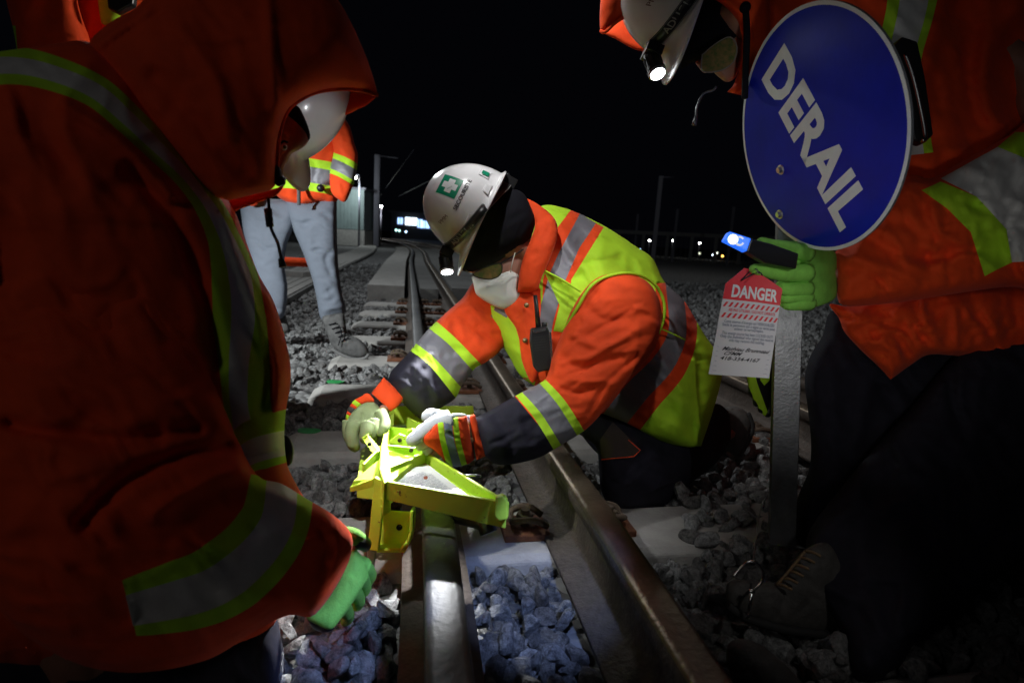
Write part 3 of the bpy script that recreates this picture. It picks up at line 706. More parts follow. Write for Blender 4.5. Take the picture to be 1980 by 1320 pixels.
B1 = sheets('boot', [BOOT], W1, bt)
m = MB(); m.tube(spl3([P(x, y, 2.04) for x, y in [(1447, 798), (1456, 825), (1448, 852), (1430, 882)]], 4), .009, 6, flat=.5); m.build('boot_sole', [mat('boot_rubber', (.02, .02, .02), .8)], B1, True)
# gloves
def fing(pts, rads, d, mats_=None):
    "one finger as a tapering tube with a rounded tip"
    ps = spl3([P(x, y, q) for (x, y), q in zip(pts, d)], 4); n = len(ps)
    rs = list(np.interp(np.linspace(0, 1, n), np.linspace(0, 1, len(rads)), rads))
    ps.append(ps[-1]+(ps[-1]-ps[-2]).normalized()*rs[-1]*.6); rs.append(rs[-1]*.72)
    ps.append(ps[-1]+(ps[-1]-ps[-2]).normalized()*rs[-2]*.25); rs.append(rs[-1]*.35)
    m = MB(); m.tube(ps, rs, 12); return (m.v, m.f, [0]*len(m.f))
palm = sheet([(840, 818), (858, 808), (884, 804), (902, 803, 1), (918, 887, 1), (904, 897), (877, 902), (861, 892), (839, 870), (822, 858), (818, 845), (831, 829)], [(840, 840, 1.245), (915, 850, 1.31)],
    [(band([(850, 800), (856, 850), (873, 910)], 11), 2), (band([(864, 795), (870, 850), (888, 912)], 16), 3), (band([(879, 795), (885, 850), (901, 910)], 11), 2)], T=.035, k=.8, step=3, base=1,
    folds=[([(893, 820), (900, 850), (905, 880)], .003, 3), ([(830, 830), (850, 880)], .003, 5)], wr=[(10, .0045, 8, 2)])
cuffg = sheet([(901, 803, 1), (918, 801, 1), (942, 880, 1), (918, 891, 1)], [(905, 850, 1.31), (935, 850, 1.325)], [(band([(902, 796), (910, 850), (918, 896)], 9), 3)], T=.04, k=.8, step=4, base=1)
g = sheets('glove', [SUEDE, ORANGE, LIME, mat('blue_grey_tape', (.16, .20, .28), .5, bump=.3, bscale=600)], W1, palm, cuffg,
    sheet([(843, 812), (860, 803), (885, 798), (903, 803), (870, 809), (846, 818), (831, 832), (822, 832), (830, 820)], 1.262, T=.022, k=.8, step=4),
    fing([(868, 812), (836, 822), (812, 840), (797, 852)], [.024, .019, .0165, .0145], [1.27, 1.25, 1.235, 1.225]),
    fing([(862, 812), (846, 804), (832, 801), (825, 806)], [.018, .015, .0135, .013], [1.29, 1.285, 1.275, 1.26]),
    fing([(850, 842), (832, 848), (820, 856), (812, 862)], [.018, .014, .013, .012], [1.275, 1.265, 1.255, 1.25]),
    fing([(852, 852), (838, 860), (830, 866), (826, 872)], [.018, .014, .013, .012], [1.275, 1.268, 1.262, 1.26]),
    fing([(862, 868), (850, 876), (842, 880), (838, 884)], [.016, .013, .012, .011], [1.275, 1.268, 1.265, 1.262]))
g['label'] = 'pale suede glove with orange back and silver stripes'
glv = [sheet([(722, 775, 1), (748, 800, 1), (742, 812), (730, 832), (718, 846), (700, 840), (680, 838), (671, 826), (675, 806), (690, 788), (706, 778)], [(735, 790, 1.43), (690, 830, 1.38)], T=.032, k=.85, step=3, folds=[([(700, 800), (702, 815), (697, 835)], -.006, 3)], wr=[(60, .003, 12, 2)]),
    fing([(686, 818), (680, 838), (682, 856), (687, 864)], [.020, .017, .0155, .013], [1.375, 1.36, 1.36, 1.365]),
    fing([(712, 822), (708, 836), (706, 846), (712, 850)], [.020, .015, .014, .012], [1.37, 1.355, 1.355, 1.365]),
    fing([(722, 815), (722, 832), (719, 842), (724, 846)], [.018, .014, .013, .011], [1.385, 1.37, 1.37, 1.38]),
    fing([(674, 815), (672, 835), (676, 850), (680, 852)], [.016, .013, .012, .011], [1.40, 1.39, 1.39, 1.39]),
    fing([(735, 800), (744, 815), (742, 828), (736, 836)], [.018, .014, .013, .011], [1.41, 1.39, 1.375, 1.37])]
back = sheet([(712, 760), (724, 776), (704, 782), (686, 798), (677, 812), (671, 826), (668, 812), (672, 792), (684, 774), (698, 766)], 1.425, [(band([(678, 772), (700, 788)], 9), 2), (band([(668, 786), (692, 800)], 11), 3), (band([(664, 802), (684, 812)], 8), 2)], T=.025, k=.9, step=3, base=1)
cuf = sheet([(742, 729, 1), (782, 766, 1), (770, 785), (754, 796, 1), (716, 762, 1)], [(760, 745, 1.475), (735, 780, 1.44)], [(band([(712, 760), (754, 800)], 9), 3)], T=.04, k=.8, step=4, base=1)
g = sheets('glove', [LEATHER, ORANGE, LIME, mat('dark_strap', (.06, .06, .06), .6)], W1, back, cuf, *glv)
g['label'] = 'leather glove tinted with green bounce light, gripping the derail'
# chest radio
R1 = empty('handheld_radio', P(1045, 670, 1.5), 'black two way radio clipped to the kneeling worker chest', 'radio')
m = MB(); obox(m, [(1026, 634), (1058, 630), (1064, 645), (1070, 700), (1068, 714), (1040, 720), (1031, 708), (1024, 660)], 1.475, .032); m.build('case', [BLACKP], R1, False, .004)
m = MB(); obox(m, [(1061, 640), (1066, 642), (1071, 705), (1067, 712)], 1.474, .02); obox(m, [(1030, 637), (1054, 634), (1056, 640), (1032, 644)], 1.473, .004); m.build('trim', [mat('chrome_trim', (.6, .6, .6), .25, metal=1)], R1, False, .001)
m = MB()
for k_ in range(6): obox(m, [(1031+k_*.7, 652+k_*5), (1055+k_*.7, 649+k_*5), (1055+k_*.7, 651+k_*5), (1031+k_*.7, 654+k_*5)], 1.4735, .003)
m.build('speaker_grille', [mat('grille_black', (.03, .03, .03), .7)], R1, False)
m = MB(); m.tube([P(1035, 571, 1.49), P(1038, 600, 1.487), P(1041, 632, 1.485)], [.0055, .006, .0075], 10); m.build('antenna', [BLACKP], R1, True)
m = MB(); 
for q in ((1052, 628),): m.cyl(P(q[0], q[1]-5, 1.49), P(q[0]+1, q[1]+6, 1.49), .0075, seg=12)
m.build('knob', [BLACKP], R1, True)
# =================================================== the derail
D0 = empty('derail', G(770, 940, .17), 'yellow green steel derail clamped over the polished rail', 'derail')
def gp(pts, z): return [G(x, y, z) for x, y in pts]
def plate(mb, pts, ext, mi=0): mb.prism(pts, ext, mi); return mb
UPZ = Vector((0, 0, 1))
def wall(mb, a, b, h, th=.007, ha=None, mi=0):
    "upright plate between two ground points, top at a and b, h deep"
    a = Vector(a); b = Vector(b); n = (b-a).cross(UPZ).normalized()*th; h2 = h if ha is None else ha
    mb.prism([a, b, b-UPZ*h, a-UPZ*h2], n, mi); return mb
m = MB()   # body slab
plate(m, gp([(748, 806), (776, 792), (868, 850), (822, 880), (752, 940), (690, 934), (698, 868), (728, 848)], .20), -UPZ*.035)
plate(m, gp([(752, 790), (800, 782), (912, 790), (917, 803), (860, 812), (822, 826), (786, 800)], .205), -UPZ*.02)
m.build('base_plate', [DERAIL], D0, False, .002)
m = MB(); wall(m, G(762, 784, .262), G(915, 784, .262), .055); wall(m, G(915, 784, .262), G(918, 806, .23), .04); m.build('back_plate', [DERAIL], D0, False, .0015)
m = MB(); plate(m, gp([(748, 806), (756, 806), (749, 850), (757, 925), (742, 934), (733, 905), (736, 866)], .272), -UPZ*.07); m.build('spine', [DERAIL], D0, False, .002)
m = MB(); plate(m, gp([(738, 866), (790, 880), (820, 876), (752, 934), (736, 925)], .262), -UPZ*.05); m.build('top_plate', [DERAIL], D0, False, .002)
m = MB(); wall(m, G(752, 823, .262), G(802, 829, .262), .035, .005); m.build('rib', [DERAIL], D0, False, .001)
m = MB(); wall(m, G(788, 806, .262), G(862, 838, .262), .04, .006); m.build('rib', [DERAIL], D0, False, .001)
m = MB(); A = G(745, 858, .272); B_ = G(836, 866, .262); wall(m, A, B_, .035, .008)
m.build('lug_plate', [DERAIL], D0, False, .0015)
HOLE = mat('bolt_hole', (.02, .018, .01), .9)
n_ = (B_-A).cross(UPZ).normalized(); 
def hole(parent, p, n, r=.0075):
    m = MB(); m.cyl(Vector(p)-n*.003, Vector(p)+n*.0012, r, seg=20); m.build('bolt_hole', [HOLE], parent, True)
hole(D0, P(795, 870.5, 1.262), (-F_).normalized(), .0045)
m = MB(); obox(m, [(750, 856), (754, 851), (772, 838), (786, 843), (794, 858), (790, 864)], 1.285, .008); m.build('lug_plate', [DERAIL], D0, False, .0015)
hole(D0, P(773, 851, 1.2835), -F_, .0045)
m = MB(); m.tube([P(797+math.cos(a)*9, 839-math.sin(a)*8, 1.29) for a in np.linspace(0, 6.28, 20)], .004, 8); m.build('locking_ring', [DERAIL], D0, True)
m = MB(); obox(m, [(700, 848), (709, 840), (733, 868), (732, 874), (719, 874)], [1.33, 1.34, 1.30, 1.29, 1.29], .012); obox(m, [(699, 846), (709, 840), (711, 842), (702, 849)], 1.328, .02)
m.build('latch_bar', [DERAIL], D0, False, .001); hole(D0, P(714, 858.5, 1.303), -F_, .0045)
m = MB(); wall(m, G(700, 896, .25), G(738, 858, .262), .05, .006, .03); m.build('brace', [DERAIL], D0, False, .001)
m = MB(); plate(m, [G(738, 883, .262), G(740, 922, .262), G(722, 926, .24), G(678, 940, .225), G(684, 930, .235)], -UPZ*.01)
wall(m, G(677, 939, .226), G(724, 922, .245), .02, .006, .012); m.build('wing', [DERAIL], D0, False, .002)
# triangular deflector tray
ZT = .272
A = G(744, 930, ZT); B_ = G(980, 972, .262); Cc = G(820, 874, ZT); Dd = G(750, 902, ZT)
m = MB(); plate(m, [G(744, 940, .248), G(975, 978, .236), G(824, 886, .246), G(750, 910, .248)], -UPZ*.008); m.build('tray_floor', [DERAIL], D0, False, .001)
m = MB(); wall(m, B_, A, .038, .007, .052); m.build('tray_rim', [DERAIL], D0, False, .0015)
m = MB(); wall(m, B_, Cc, .034, .007, .03); m.build('tray_rim', [DERAIL], D0, False, .0015)
m = MB(); wall(m, Dd, Cc, .028, .007); m.build('tray_rim', [DERAIL], D0, False, .0015)
m = MB(); obox(m, [(958, 962), (972, 958), (982, 968), (982, 1004), (964, 1007), (956, 998)], 1.052, .022); m.build('point_block', [DERAIL], D0, False, .003)
# instruction sheet in the tray
pz = .2505; pa, pb, pc, pd = G(758, 933, pz), G(757, 914, pz), G(824, 895, pz), G(912, 962, pz)
m = MB(); m.prism([pa, pb, pc, pd], -UPZ*.0008); m.build('instruction_sheet', [PAPER], D0, False)
m = MB(); ux = (pd-pa).normalized(); uy = UPZ.cross(ux)
for i in range(13):
    y = .006+i*.0062; x0 = .006+i*.0026; x1 = .135-i*.0078
    if x1-x0 < .02: continue
    x = x0
    while x < x1:
        w = random.uniform(.005, .016); w = min(w, x1-x); q = pa+ux*x+uy*y+UPZ*.0012
        m.add([q, q+ux*w, q+ux*w+uy*.0014, q+uy*.0014], [(0, 1, 2, 3)]); x += w+.0022
m.build('printed_lines', [GREYINK], D0, False)
m = MB(); c = G(823, 923, .2525); m.cyl(c-UPZ*.003, c+UPZ*.002, .0042, seg=16); m.build('rivet', [mat('rivet_red', (.35, .08, .06), .5)], D0, True)
# front leg and bracket
m = MB(); obox(m, [(724, 922), (742, 931), (738, 1004), (731, 1066), (710, 1062), (716, 1004)], 1.125, .014); m.build('front_leg', [DERAIL], D0, False, .002)
m = MB(); obox(m, [(711, 1062), (727, 1067), (716, 1132), (704, 1126)], 1.127, .009); m.build('leg_tip', [STEEL], D0, False, .001)
m = MB()
for i in range(11):
    m.ball(P(744+3*math.sin(i*1.9), 934+i*5, 1.122), .0048, sc=(1.2, 1, .8))
m.build('weld_bead', [DERAIL], D0, True)
m = MB(); obox(m, [(736, 986), (798, 990), (797, 1040), (782, 1068), (728, 1068)], 1.165, .006); m.build('bracket_web', [DERAIL], D0, False, .001)
m = MB()
rim = [(792, 988), (791, 1030), (786, 1048), (772, 1060), (728, 1061)]
for a, b in zip(rim[:-1], rim[1:]):
    a = np.array(a, float); b = np.array(b, float); t = (b-a)/np.linalg.norm(b-a); n = np.array([-t[1], t[0]])*-7
    q = [a-t*1, b+t*1, b+n+t*1, a+n-t*1]; m.prism([P(*x, 1.135) for x in q], F_*.03)
m.build('bracket_flange', [DERAIL], D0, False, .003)
hole(D0, P(772, 1019, 1.1635), -F_, .006)
m = MB(); m.tube(spl3([P(x, y, d) for x, y, d in [(870, 992, 1.22), (905, 1000, 1.18), (935, 1010, 1.15), (945, 1030, 1.14)]], 5), [.018]*16, 12); m.build('rail_clamp', [mat('black_steel', (.02, .02, .022), .45, metal=.4)], D0, True)
# pen beside the glove
m = MB(); m.cyl(P(880, 917, 1.20), P(930, 920, 1.19), .003, seg=8); o = m.build('pen', [mat('pen_metal', (.5, .5, .52), .25, metal=1)], None, True); tag(o, 'slim silver pen lying by the orange glove cuff', 'pen')

# =================================================== the sign on its post
SP = empty('derail_sign', P(1508, 1040, 1.4), 'round blue DERAIL sign on a square galvanised post', 'sign')
SX = (IX*.11938-F_*.99285).normalized(); SY = (IX*-.2698+IY*.96237-F_*.03244).normalized(); SN = SX.cross(SY)
if SN.dot(F_) > 0: SN = -SN
SC = P(1569, 261.2, 1.106); SR = .229
def onplane(px, py):
    r = (P(px, py, 1)-CAM).normalized(); return CAM+r*((SC-CAM).dot(SN)/r.dot(SN))
def disc(mb, r0, r1, z0, mi, n=96):
    vs = []; 
    for k in range(n):
        a = 2*math.pi*k/n; q = SX*math.cos(a)+SY*math.sin(a); vs += [SC+q*r0+SN*z0, SC+q*r1+SN*z0]
    mb.add(vs, [(2*k, 2*k+1, (2*k+3) % (2*n), (2*k+2) % (2*n)) for k in range(n)], mi)
m = MB(); m.cyl(SC-SN*.003, SC, SR, SR, 96); m.build('backing_plate', [ALU], SP, False)
m = MB(); m.cyl(SC, SC+SN*.0008, SR-.005, SR-.005, 96); m.build('blue_face', [BLUE], SP, False)
m = MB(); disc(m, SR-.0075, SR-.0004, .0012, 0); m.build('white_border', [SIGNW], SP, False)
q1 = onplane(1491, 121); q2 = onplane(1650, 424); TX = (q2-q1).normalized(); TY = SN.cross(TX); tc_ = (q1+q2)/2
cap = (onplane(1512, 88)-onplane(1470, 155)).length
print('sign text', (q2-q1).length, cap, (onplane(1512, 88)-onplane(1470, 155)).normalized().dot(TX))
m = MB(); put_text(m, 'DERAIL', cap/.72, lambda u, v: tc_+TX*u+TY*v+SN*.0016, bold=.0045, width=(q2-q1).length); m.build('lettering', [SIGNW], SP, False)
for q in ((1511, 328), (1509, 414)):
    r = (P(*q, 1)-CAM).normalized(); c = CAM+r*((SC-CAM).dot(SN)/r.dot(SN))
    m = MB(); m.cyl(c, c+SN*.003, .0105, seg=20); m.cyl(c+SN*.003, c+SN*.009, .0072, .0068, seg=6); m.build('bolt', [mat('bolt_steel', (.6, .6, .6), .3, metal=1)], SP, False, .0008)
pt = P(1533, 240, 1.275); pb_ = P(1511, 1046, 1.405); ax = (pt-pb_).normalized()
qx = (IX*math.cos(math.radians(-20))+F_*math.sin(math.radians(-20))); qx = (qx-ax*qx.dot(ax)).normalized(); qy = ax.cross(qx)
m = MB(); hw = .0285; ring = []
for c in (pb_, pt):
    for a, b in ((-1, -1), (1, -1), (1, 1), (-1, 1)): ring.append(c+qx*a*hw+qy*b*hw)
    for a, b in ((-1, -1), (1, -1), (1, 1), (-1, 1)): ring.append(c+qx*a*(hw-.003)+qy*b*(hw-.003))
fs = [(j, (j+1) % 4, 8+(j+1) % 4, 8+j) for j in range(4)]+[(4+j, 12+j, 12+(j+1) % 4, 4+(j+1) % 4) for j in range(4)]+[(j, 4+j, 4+(j+1) % 4, (j+1) % 4) for j in range(4)]+[(8+j, 8+(j+1) % 4, 12+(j+1) % 4, 12+j) for j in range(4)]
m.add(ring, fs); m.build('post', [ALU], SP, False, .0015)
# lanyard with locking pin
LN = empty('locking_pin', P(1448, 1190, 1.11), 'steel locking pin with wire ring hanging on a thin cable from the post', 'locking pin')
m = MB(); m.tube(spl3([P(x, y, d) for x, y, d in [(1484, 958, 1.36), (1474, 975, 1.30), (1465, 1010, 1.24), (1460, 1050, 1.16), (1457, 1085, 1.11)]], 5), 0.0018, 6); m.build('cable', [STEEL], LN, True)
CH = mat('bright_wire', (.75, .75, .75), .2, metal=1)
m = MB(); m.tube([P(1477, 972, 1.31), P(1473, 984, 1.29)], .0034, 8); m.tube([P(1460, 1050, 1.16), P(1459, 1062, 1.16)], .003, 8); m.build('ferrule', [CH], LN, True)
m = MB(); m.tube(spl3([P(x, y, 1.11) for x, y in [(1418, 1114), (1432, 1098), (1446, 1086), (1462, 1088), (1474, 1102), (1476, 1115), (1468, 1130), (1455, 1142)]], 5), .0026, 6); m.build('wire_ring', [CH], LN, True)
m = MB(); m.tube([P(1454, 1140, 1.105), P(1446, 1194, 1.105)], .0034, 8); m.tube([P(1448, 1141, 1.105), P(1458, 1144, 1.105)], .004, 8); m.build('pin', [CH], LN, True)

# =================================================== the danger tag
TG = empty('danger_tag', P(1440, 640, 1.06), 'red and white DANGER lockout tag with handwriting hanging from the green glove', 'tag')
c0, c1, c2, c3 = P(1409, 514, 1.16), P(1517, 530, 1.13), P(1370, 723, 1.18), P(1487, 731, 1.14)
def tg(u, v, e=.0):
    bow = .010*math.sin(math.pi*u)*math.sin(math.pi*v*.9)
    return (c0*(1-u)+c1*u)*(1-v)+(c2*(1-u)+c3*u)*v - F_*(bow+e)
def tpoly(mb, pts, e, mi, n=1):
    mb.add([tg(u, v, e) for u, v in pts], [tuple(range(len(pts)))], mi)
def tgrid(mb, f, e, mi, nu=14, nv=20, v0=0, v1=1):
    vs = []; 
    for j in range(nv+1):
        v = v0+(v1-v0)*j/nv; a, b = f(v)
        for i in range(nu+1): vs.append(tg(a+(b-a)*i/nu, v, e))
    mb.add(vs, [(j*(nu+1)+i, (j+1)*(nu+1)+i, (j+1)*(nu+1)+i+1, j*(nu+1)+i+1) for j in range(nv) for i in range(nu)], mi)
lim = lambda v: (max(0, .28*(1-v/.16)), 1-max(0, .55*(1-v/.14))) 
TAGW = mat('tag_card', (.66, .66, .70), .6)
m = MB(); tgrid(m, lim, -.0008, 0, v0=.0); tgrid(m, lim, .0, 0, v0=.0); m.build('card', [TAGW], TG, True)
m = MB(); tgrid(m, lim, .0006, 0, v0=0, v1=.30); m.build('red_header', [REDI], TG, True)
m = MB()
for vv in (.345, .445):
    for i in range(11):
        u = .02+i*.09; tpoly(m, [(u+.045, vv-.022), (min(u+.085, 1), vv-.022), (u+.04, vv+.022), (u, vv+.022)], .0008, 0)
for vv in (.30,):
    pass
put_text(m, 'NE PAS UTILISER / DO NOT OPERATE', .07, lambda x, y: tg(.53+x, .395-y*.55, .0010), bold=.001, width=.80)
m.build('red_print', [REDI], TG, False)
m = MB(); put_text(m, 'DANGER', .25, lambda x, y: tg(.52+x, .225-y*.62, .0012), bold=.008, width=.80); m.build('danger_lettering', [SIGNW], TG, False)
m = MB()
for i, t in enumerate(["Cette source d'énergie est VERROUILLÉE!", 'Seule la personne qui a signé au verso peut', 'enlever ce verrou/repère.', 'This energy source has been LOCKED OUT!', 'Only the individual who signed the reverse', 'side may remove this lock/tag.']):
    put_text(m, t, .07, lambda x, y, i=i: tg(.52+x, .50+i*.032+(.012 if i > 2 else 0)-y*.55, .0010), bold=.001, width=(.86, .9, .5, .86, .9, .6)[i])
for i in range(6): tpoly(m, [(.05, .735+i*.045), (.95, .735+i*.045), (.95, .738+i*.045), (.05, .738+i*.045)], .0008, 0)
m.build('printed_text', [GREYINK], TG, False)
m = MB()
put_text(m, 'Mathieu Brunneau', .085, lambda x, y: tg(.52+x, .752-y*.6, .0012), bold=.0012, shear=.6, width=.80)
put_text(m, 'CFMM', .08, lambda x, y: tg(.30+x, .795-y*.6, .0012), bold=.0012, shear=.7, width=.30)
put_text(m, '418-334-4167', .08, lambda x, y: tg(.45+x, .842-y*.6, .0012), bold=.0012, shear=.3, width=.66)
m.build('handwriting', [INK], TG, False)
m = MB(); m.tube(spl3([tg(.25, .12, .002), tg(.42, .0, .008), P(1468, 528, 1.1)], 5), .0014, 6); m.tube(spl3([tg(.25, .12, .002), tg(.48, .03, .012), P(1474, 532, 1.1)], 5), .0014, 6); m.build('tie', [BLACKP], TG, True)

# =================================================== torch in the green glove
TO = empty('torch', P(1460, 480, 1.09), 'black pocket torch with a blue lit end held above the DANGER tag', 'torch')
m = MB(); obox(m, [(1444, 486), (1453, 461), (1490, 470), (1545, 490), (1540, 520), (1480, 508)], [1.09, 1.09, 1.11, 1.14, 1.14, 1.11], .022); m.build('case', [BLACKP], TO, False, .003)
m = MB(); obox(m, [(1401, 464), (1411, 447), (1453, 461), (1444, 486)], 1.088, .02); m.build('lamp_head', [mat('blue_glow', (.02, .12, .8), .4, emit=(.02, .16, 1, .75))], TO, False, .002)
m = MB(); c = P(1417, 463, 1.087); m.cyl(c, c-F_*.002, .0095, seg=28); m.build('lens', [mat('white_glow', (1, 1, 1), .4, emit=(.9, .95, 1, 1.6))], TO, False)
m = MB(); m.tube([P(1430+math.cos(a)*8, 466-math.sin(a)*8, 1.086) for a in np.linspace(.5, 5.8, 20)], .0018, 8); m.build('lens_ring', [mat('pale_ring', (.8, .8, .75), .4, emit=(.9, .95, .9, .4))], TO, True)
# =================================================== the hooded worker in the left foreground
W2 = empty('person', G(300, 1500), 'hooded worker seen from the side filling the left foreground, green glove on the derail leg', 'person', 'rail crew in orange jackets')
skinbody(W2, [(P(200, 1150, .92), .10, None), (P(200, 900, .92), .10, 0), (P(230, 600, .92), .10, 1), (P(300, 300, .92), .05, 2), (P(400, 220, .93), .07, 3), (P(440, 190, .94), .07, 4),
    (P(130, 480, .85), .05, 2), (P(150, 1000, .78), .04, 6), (P(560, 1080, .92), .025, 7), (P(640, 1110, 1.0), .018, 8),
    (P(180, 1300, .95), .06, 0), (P(380, 1420, 1.0), .05, 10), (P(100, 1500, 1.1), .04, 11)], SKIN)
t2 = sheet([(-260, 320), (-160, 180), (-60, 115), (0, 100), (60, 92), (110, 84), (165, 80), (240, 120), (340, 250), (420, 360), (452, 405), (474, 462), (500, 530), (528, 580), (548, 640), (561, 700), (561, 745), (552, 800), (550, 850), (556, 900), (575, 940), (590, 965, 1), (566, 990), (545, 1060), (530, 1130), (536, 1190), (505, 1235), (300, 1300), (0, 1300), (-300, 1250), (-320, 700)],
    [(-100, 200, .82), (0, 700, .90), (300, 700, .93), (540, 700, 1.0), (200, 100, .86), (450, 450, .96), (570, 950, 1.02), (400, 1200, .98), (-200, 1200, .95)],
    [(band([(-120, 165), (-40, 132), (40, 128), (120, 148), (190, 180), (250, 232), (310, 290), (370, 350), (420, 430), (452, 530), (462, 610), (472, 700), (478, 780), (498, 880)], [80, 76, 72, 66, 62, 58, 52, 52, 62, 92, 104, 98, 90, 88]), 1),
     (band([(-120, 165), (-40, 132), (40, 128), (120, 148), (190, 180), (250, 232), (310, 290), (370, 350), (424, 430), (462, 530), (470, 610), (462, 700), (462, 780), (480, 880)], [34, 34, 32, 30, 30, 26, 20, 18, 26, 44, 46, 38, 34, 40]), 2),
     (band([(430, 905), (490, 862), (570, 838)], [60, 100, 100]), 1), (band([(430, 915), (490, 872), (570, 852)], [30, 48, 48]), 2)],
    T=.17, k=.9, step=9, folds=[([(430, 420), (480, 560), (530, 700), (540, 800)], .012, 10), ([(250, 330), (330, 420), (390, 560), (420, 700)], -.020, 16), ([(500, 560), (520, 700), (505, 790)], -.012, 9), ([(120, 200), (240, 280), (330, 380)], .012, 12)], wr=[(75, .012, 90, 3.6), (60, .005, 38, 3.4)])
sl2 = sheet([(-110, 700), (-80, 480), (-20, 370), (60, 325), (150, 322), (230, 360), (310, 450), (365, 560), (405, 660), (440, 780), (470, 860), (500, 918), (545, 935), (590, 962), (640, 992), (672, 1020), (682, 1045), (676, 1080), (655, 1125), (625, 1170), (600, 1192), (560, 1188), (500, 1215), (400, 1275), (250, 1300), (120, 1270), (0, 1180), (-70, 1000)],
    [(60, 400, .84), (100, 800, .80), (120, 1100, .76), (400, 1080, .84), (640, 1080, .97), (450, 850, .88)],
    [(band([(545, 925), (530, 1010), (480, 1080), (400, 1135), (250, 1175)], [120, 140, 150, 140, 110]), 1), (band([(545, 925), (535, 1012), (482, 1085), (402, 1140), (250, 1180)], [58, 68, 76, 74, 60]), 2)],
    T=.10, k=.8, step=9, folds=[([(440, 860), (350, 880), (240, 930), (160, 1010)], -.022, 16), ([(500, 900), (400, 930), (300, 990)], .016, 18), ([(600, 975), (625, 1060), (610, 1160)], -.008, 12), ([(640, 1000), (655, 1060), (640, 1120)], .005, 8), ([(20, 820), (200, 850), (380, 830)], -.014, 16)],
    wr=[(25, .011, 80, 3.4), (40, .005, 34, 3.)])
sheets('jacket', [ORANGE, LIME, TAPE_LIT], W2, t2, sl2)
hd = sheet([(172, 88), (190, 62), (222, 38), (262, 16), (300, -25), (360, -75), (450, -100), (540, -85), (610, -50), (660, 10), (700, 90), (722, 150), (731, 184, 1), (700, 176), (664, 172), (620, 176), (585, 190), (556, 214), (541, 255), (536, 300), (536, 350), (522, 368), (490, 376), (442, 388, 1), (400, 372), (330, 300), (260, 225), (200, 150)],
    [(250, 100, .84), (450, 100, .87), (620, 100, .88), (500, 330, .88), (600, 180, .89), (720, 175, .96)], T=.09, k=.9, step=8,
    folds=[([(515, -60), (522, 60), (530, 160), (536, 240)], .010, 10), ([(185, 95), (230, 60), (290, 20)], .012, 7), ([(300, 150), (380, 240), (470, 330)], -.010, 20), ([(350, 60), (420, 160), (440, 260)], .008, 16)], wr=[(70, .006, 80, 3.4), (50, .003, 30, 3)])
hd2 = sheet([(500, 60), (600, 60), (664, 172, 1), (731, 184, 1), (712, 202), (690, 213), (662, 224), (630, 215), (560, 200)], [(560, 100, 1.14), (700, 195, 1.12)], T=.015, k=.5, step=8)
nk = sheet([(440, 386), (480, 378), (528, 366), (548, 360), (534, 378), (500, 392), (462, 405), (450, 412), (440, 400)], .955, T=.03, step=6)
HD = sheets('hood', [ORANGE], W2, hd, hd2, nk)
m = MB(); m.tube(spl3([P(x, y, d) for x, y, d in [(731, 184, .955), (700, 176, .94), (664, 172, .915), (620, 176, .895), (585, 190, .885), (556, 214, .88), (541, 255, .878), (536, 300, .878), (536, 350, .88)]], 5), .0036, 8); m.build('hood_hem', [ORANGE], HD, True)
m = MB(); m.tube(spl3([P(x, y, .885) for x, y in [(532, 218), (529, 260), (530, 310), (528, 338)]], 4), .0042, 8); m.build('hood_binding', [BLACKF], HD, True)
m = MB(); m.ball(P(532, 336, .88), .011, sc=(.9, .9, 1.3)); m.ball(P(541, 350, .885), .009); m.tube([P(522, 342, .885), P(550, 352, .89)], .007, 10); m.build('cord_lock', [BLACKP], HD, True)
m = MB(); m.tube(spl3([P(x, y, .91) for x, y in [(519, 384), (520, 400), (524, 440), (537, 470), (545, 505)]], 5), .0026, 8); m.tube([P(518, 404, .91), P(522, 404+34, .91)], [.0062, .0058], 10); m.tube([P(543, 500, .91), P(547, 516, .91)], [.004, .0062], 10); m.build('drawcord', [BLACKP], HD, True)
# face under the hood
fc = sheet([(535, 232), (548, 222), (566, 215), (590, 240), (600, 262), (592, 280), (578, 290), (563, 298), (556, 312), (549, 322), (546, 345), (536, 352), (522, 330), (525, 270)], .97, T=.06, k=.9, step=4, folds=[([(548, 258), (556, 262)], .006, 4), ([(545, 288), (555, 286)], -.004, 3)])
FC = sheets('face', [SKIN], W2, fc)
m = MB(); m.ball(P(549, 284, .915), .0055, 0); m.ball(P(550.5, 284.5, .9115), .003, 1); m.build('eye', [mat('eye_white', (.6, .6, .58), .2, coat=1), INK], FC, True)
m = MB(); m.tube(spl3([P(544, 277, .91), P(549, 273, .908), P(556, 276, .912)], 4), .0018, 6); m.build('eyebrow', [BLACKF], FC, True)
m = MB(); hr = sheet([(552, 215), (575, 205), (592, 235), (600, 262), (596, 272), (580, 262), (562, 240)], .965, T=.055, k=.9, step=4)
sheets('beanie', [BLACKF], W2, hr)
H2, lp2 = helmet(W2, P(524, 192, 1.12), hx(.40, -.90, .05), hx(.90, .40, -.1), marks=False, strap=False, lamp=False)
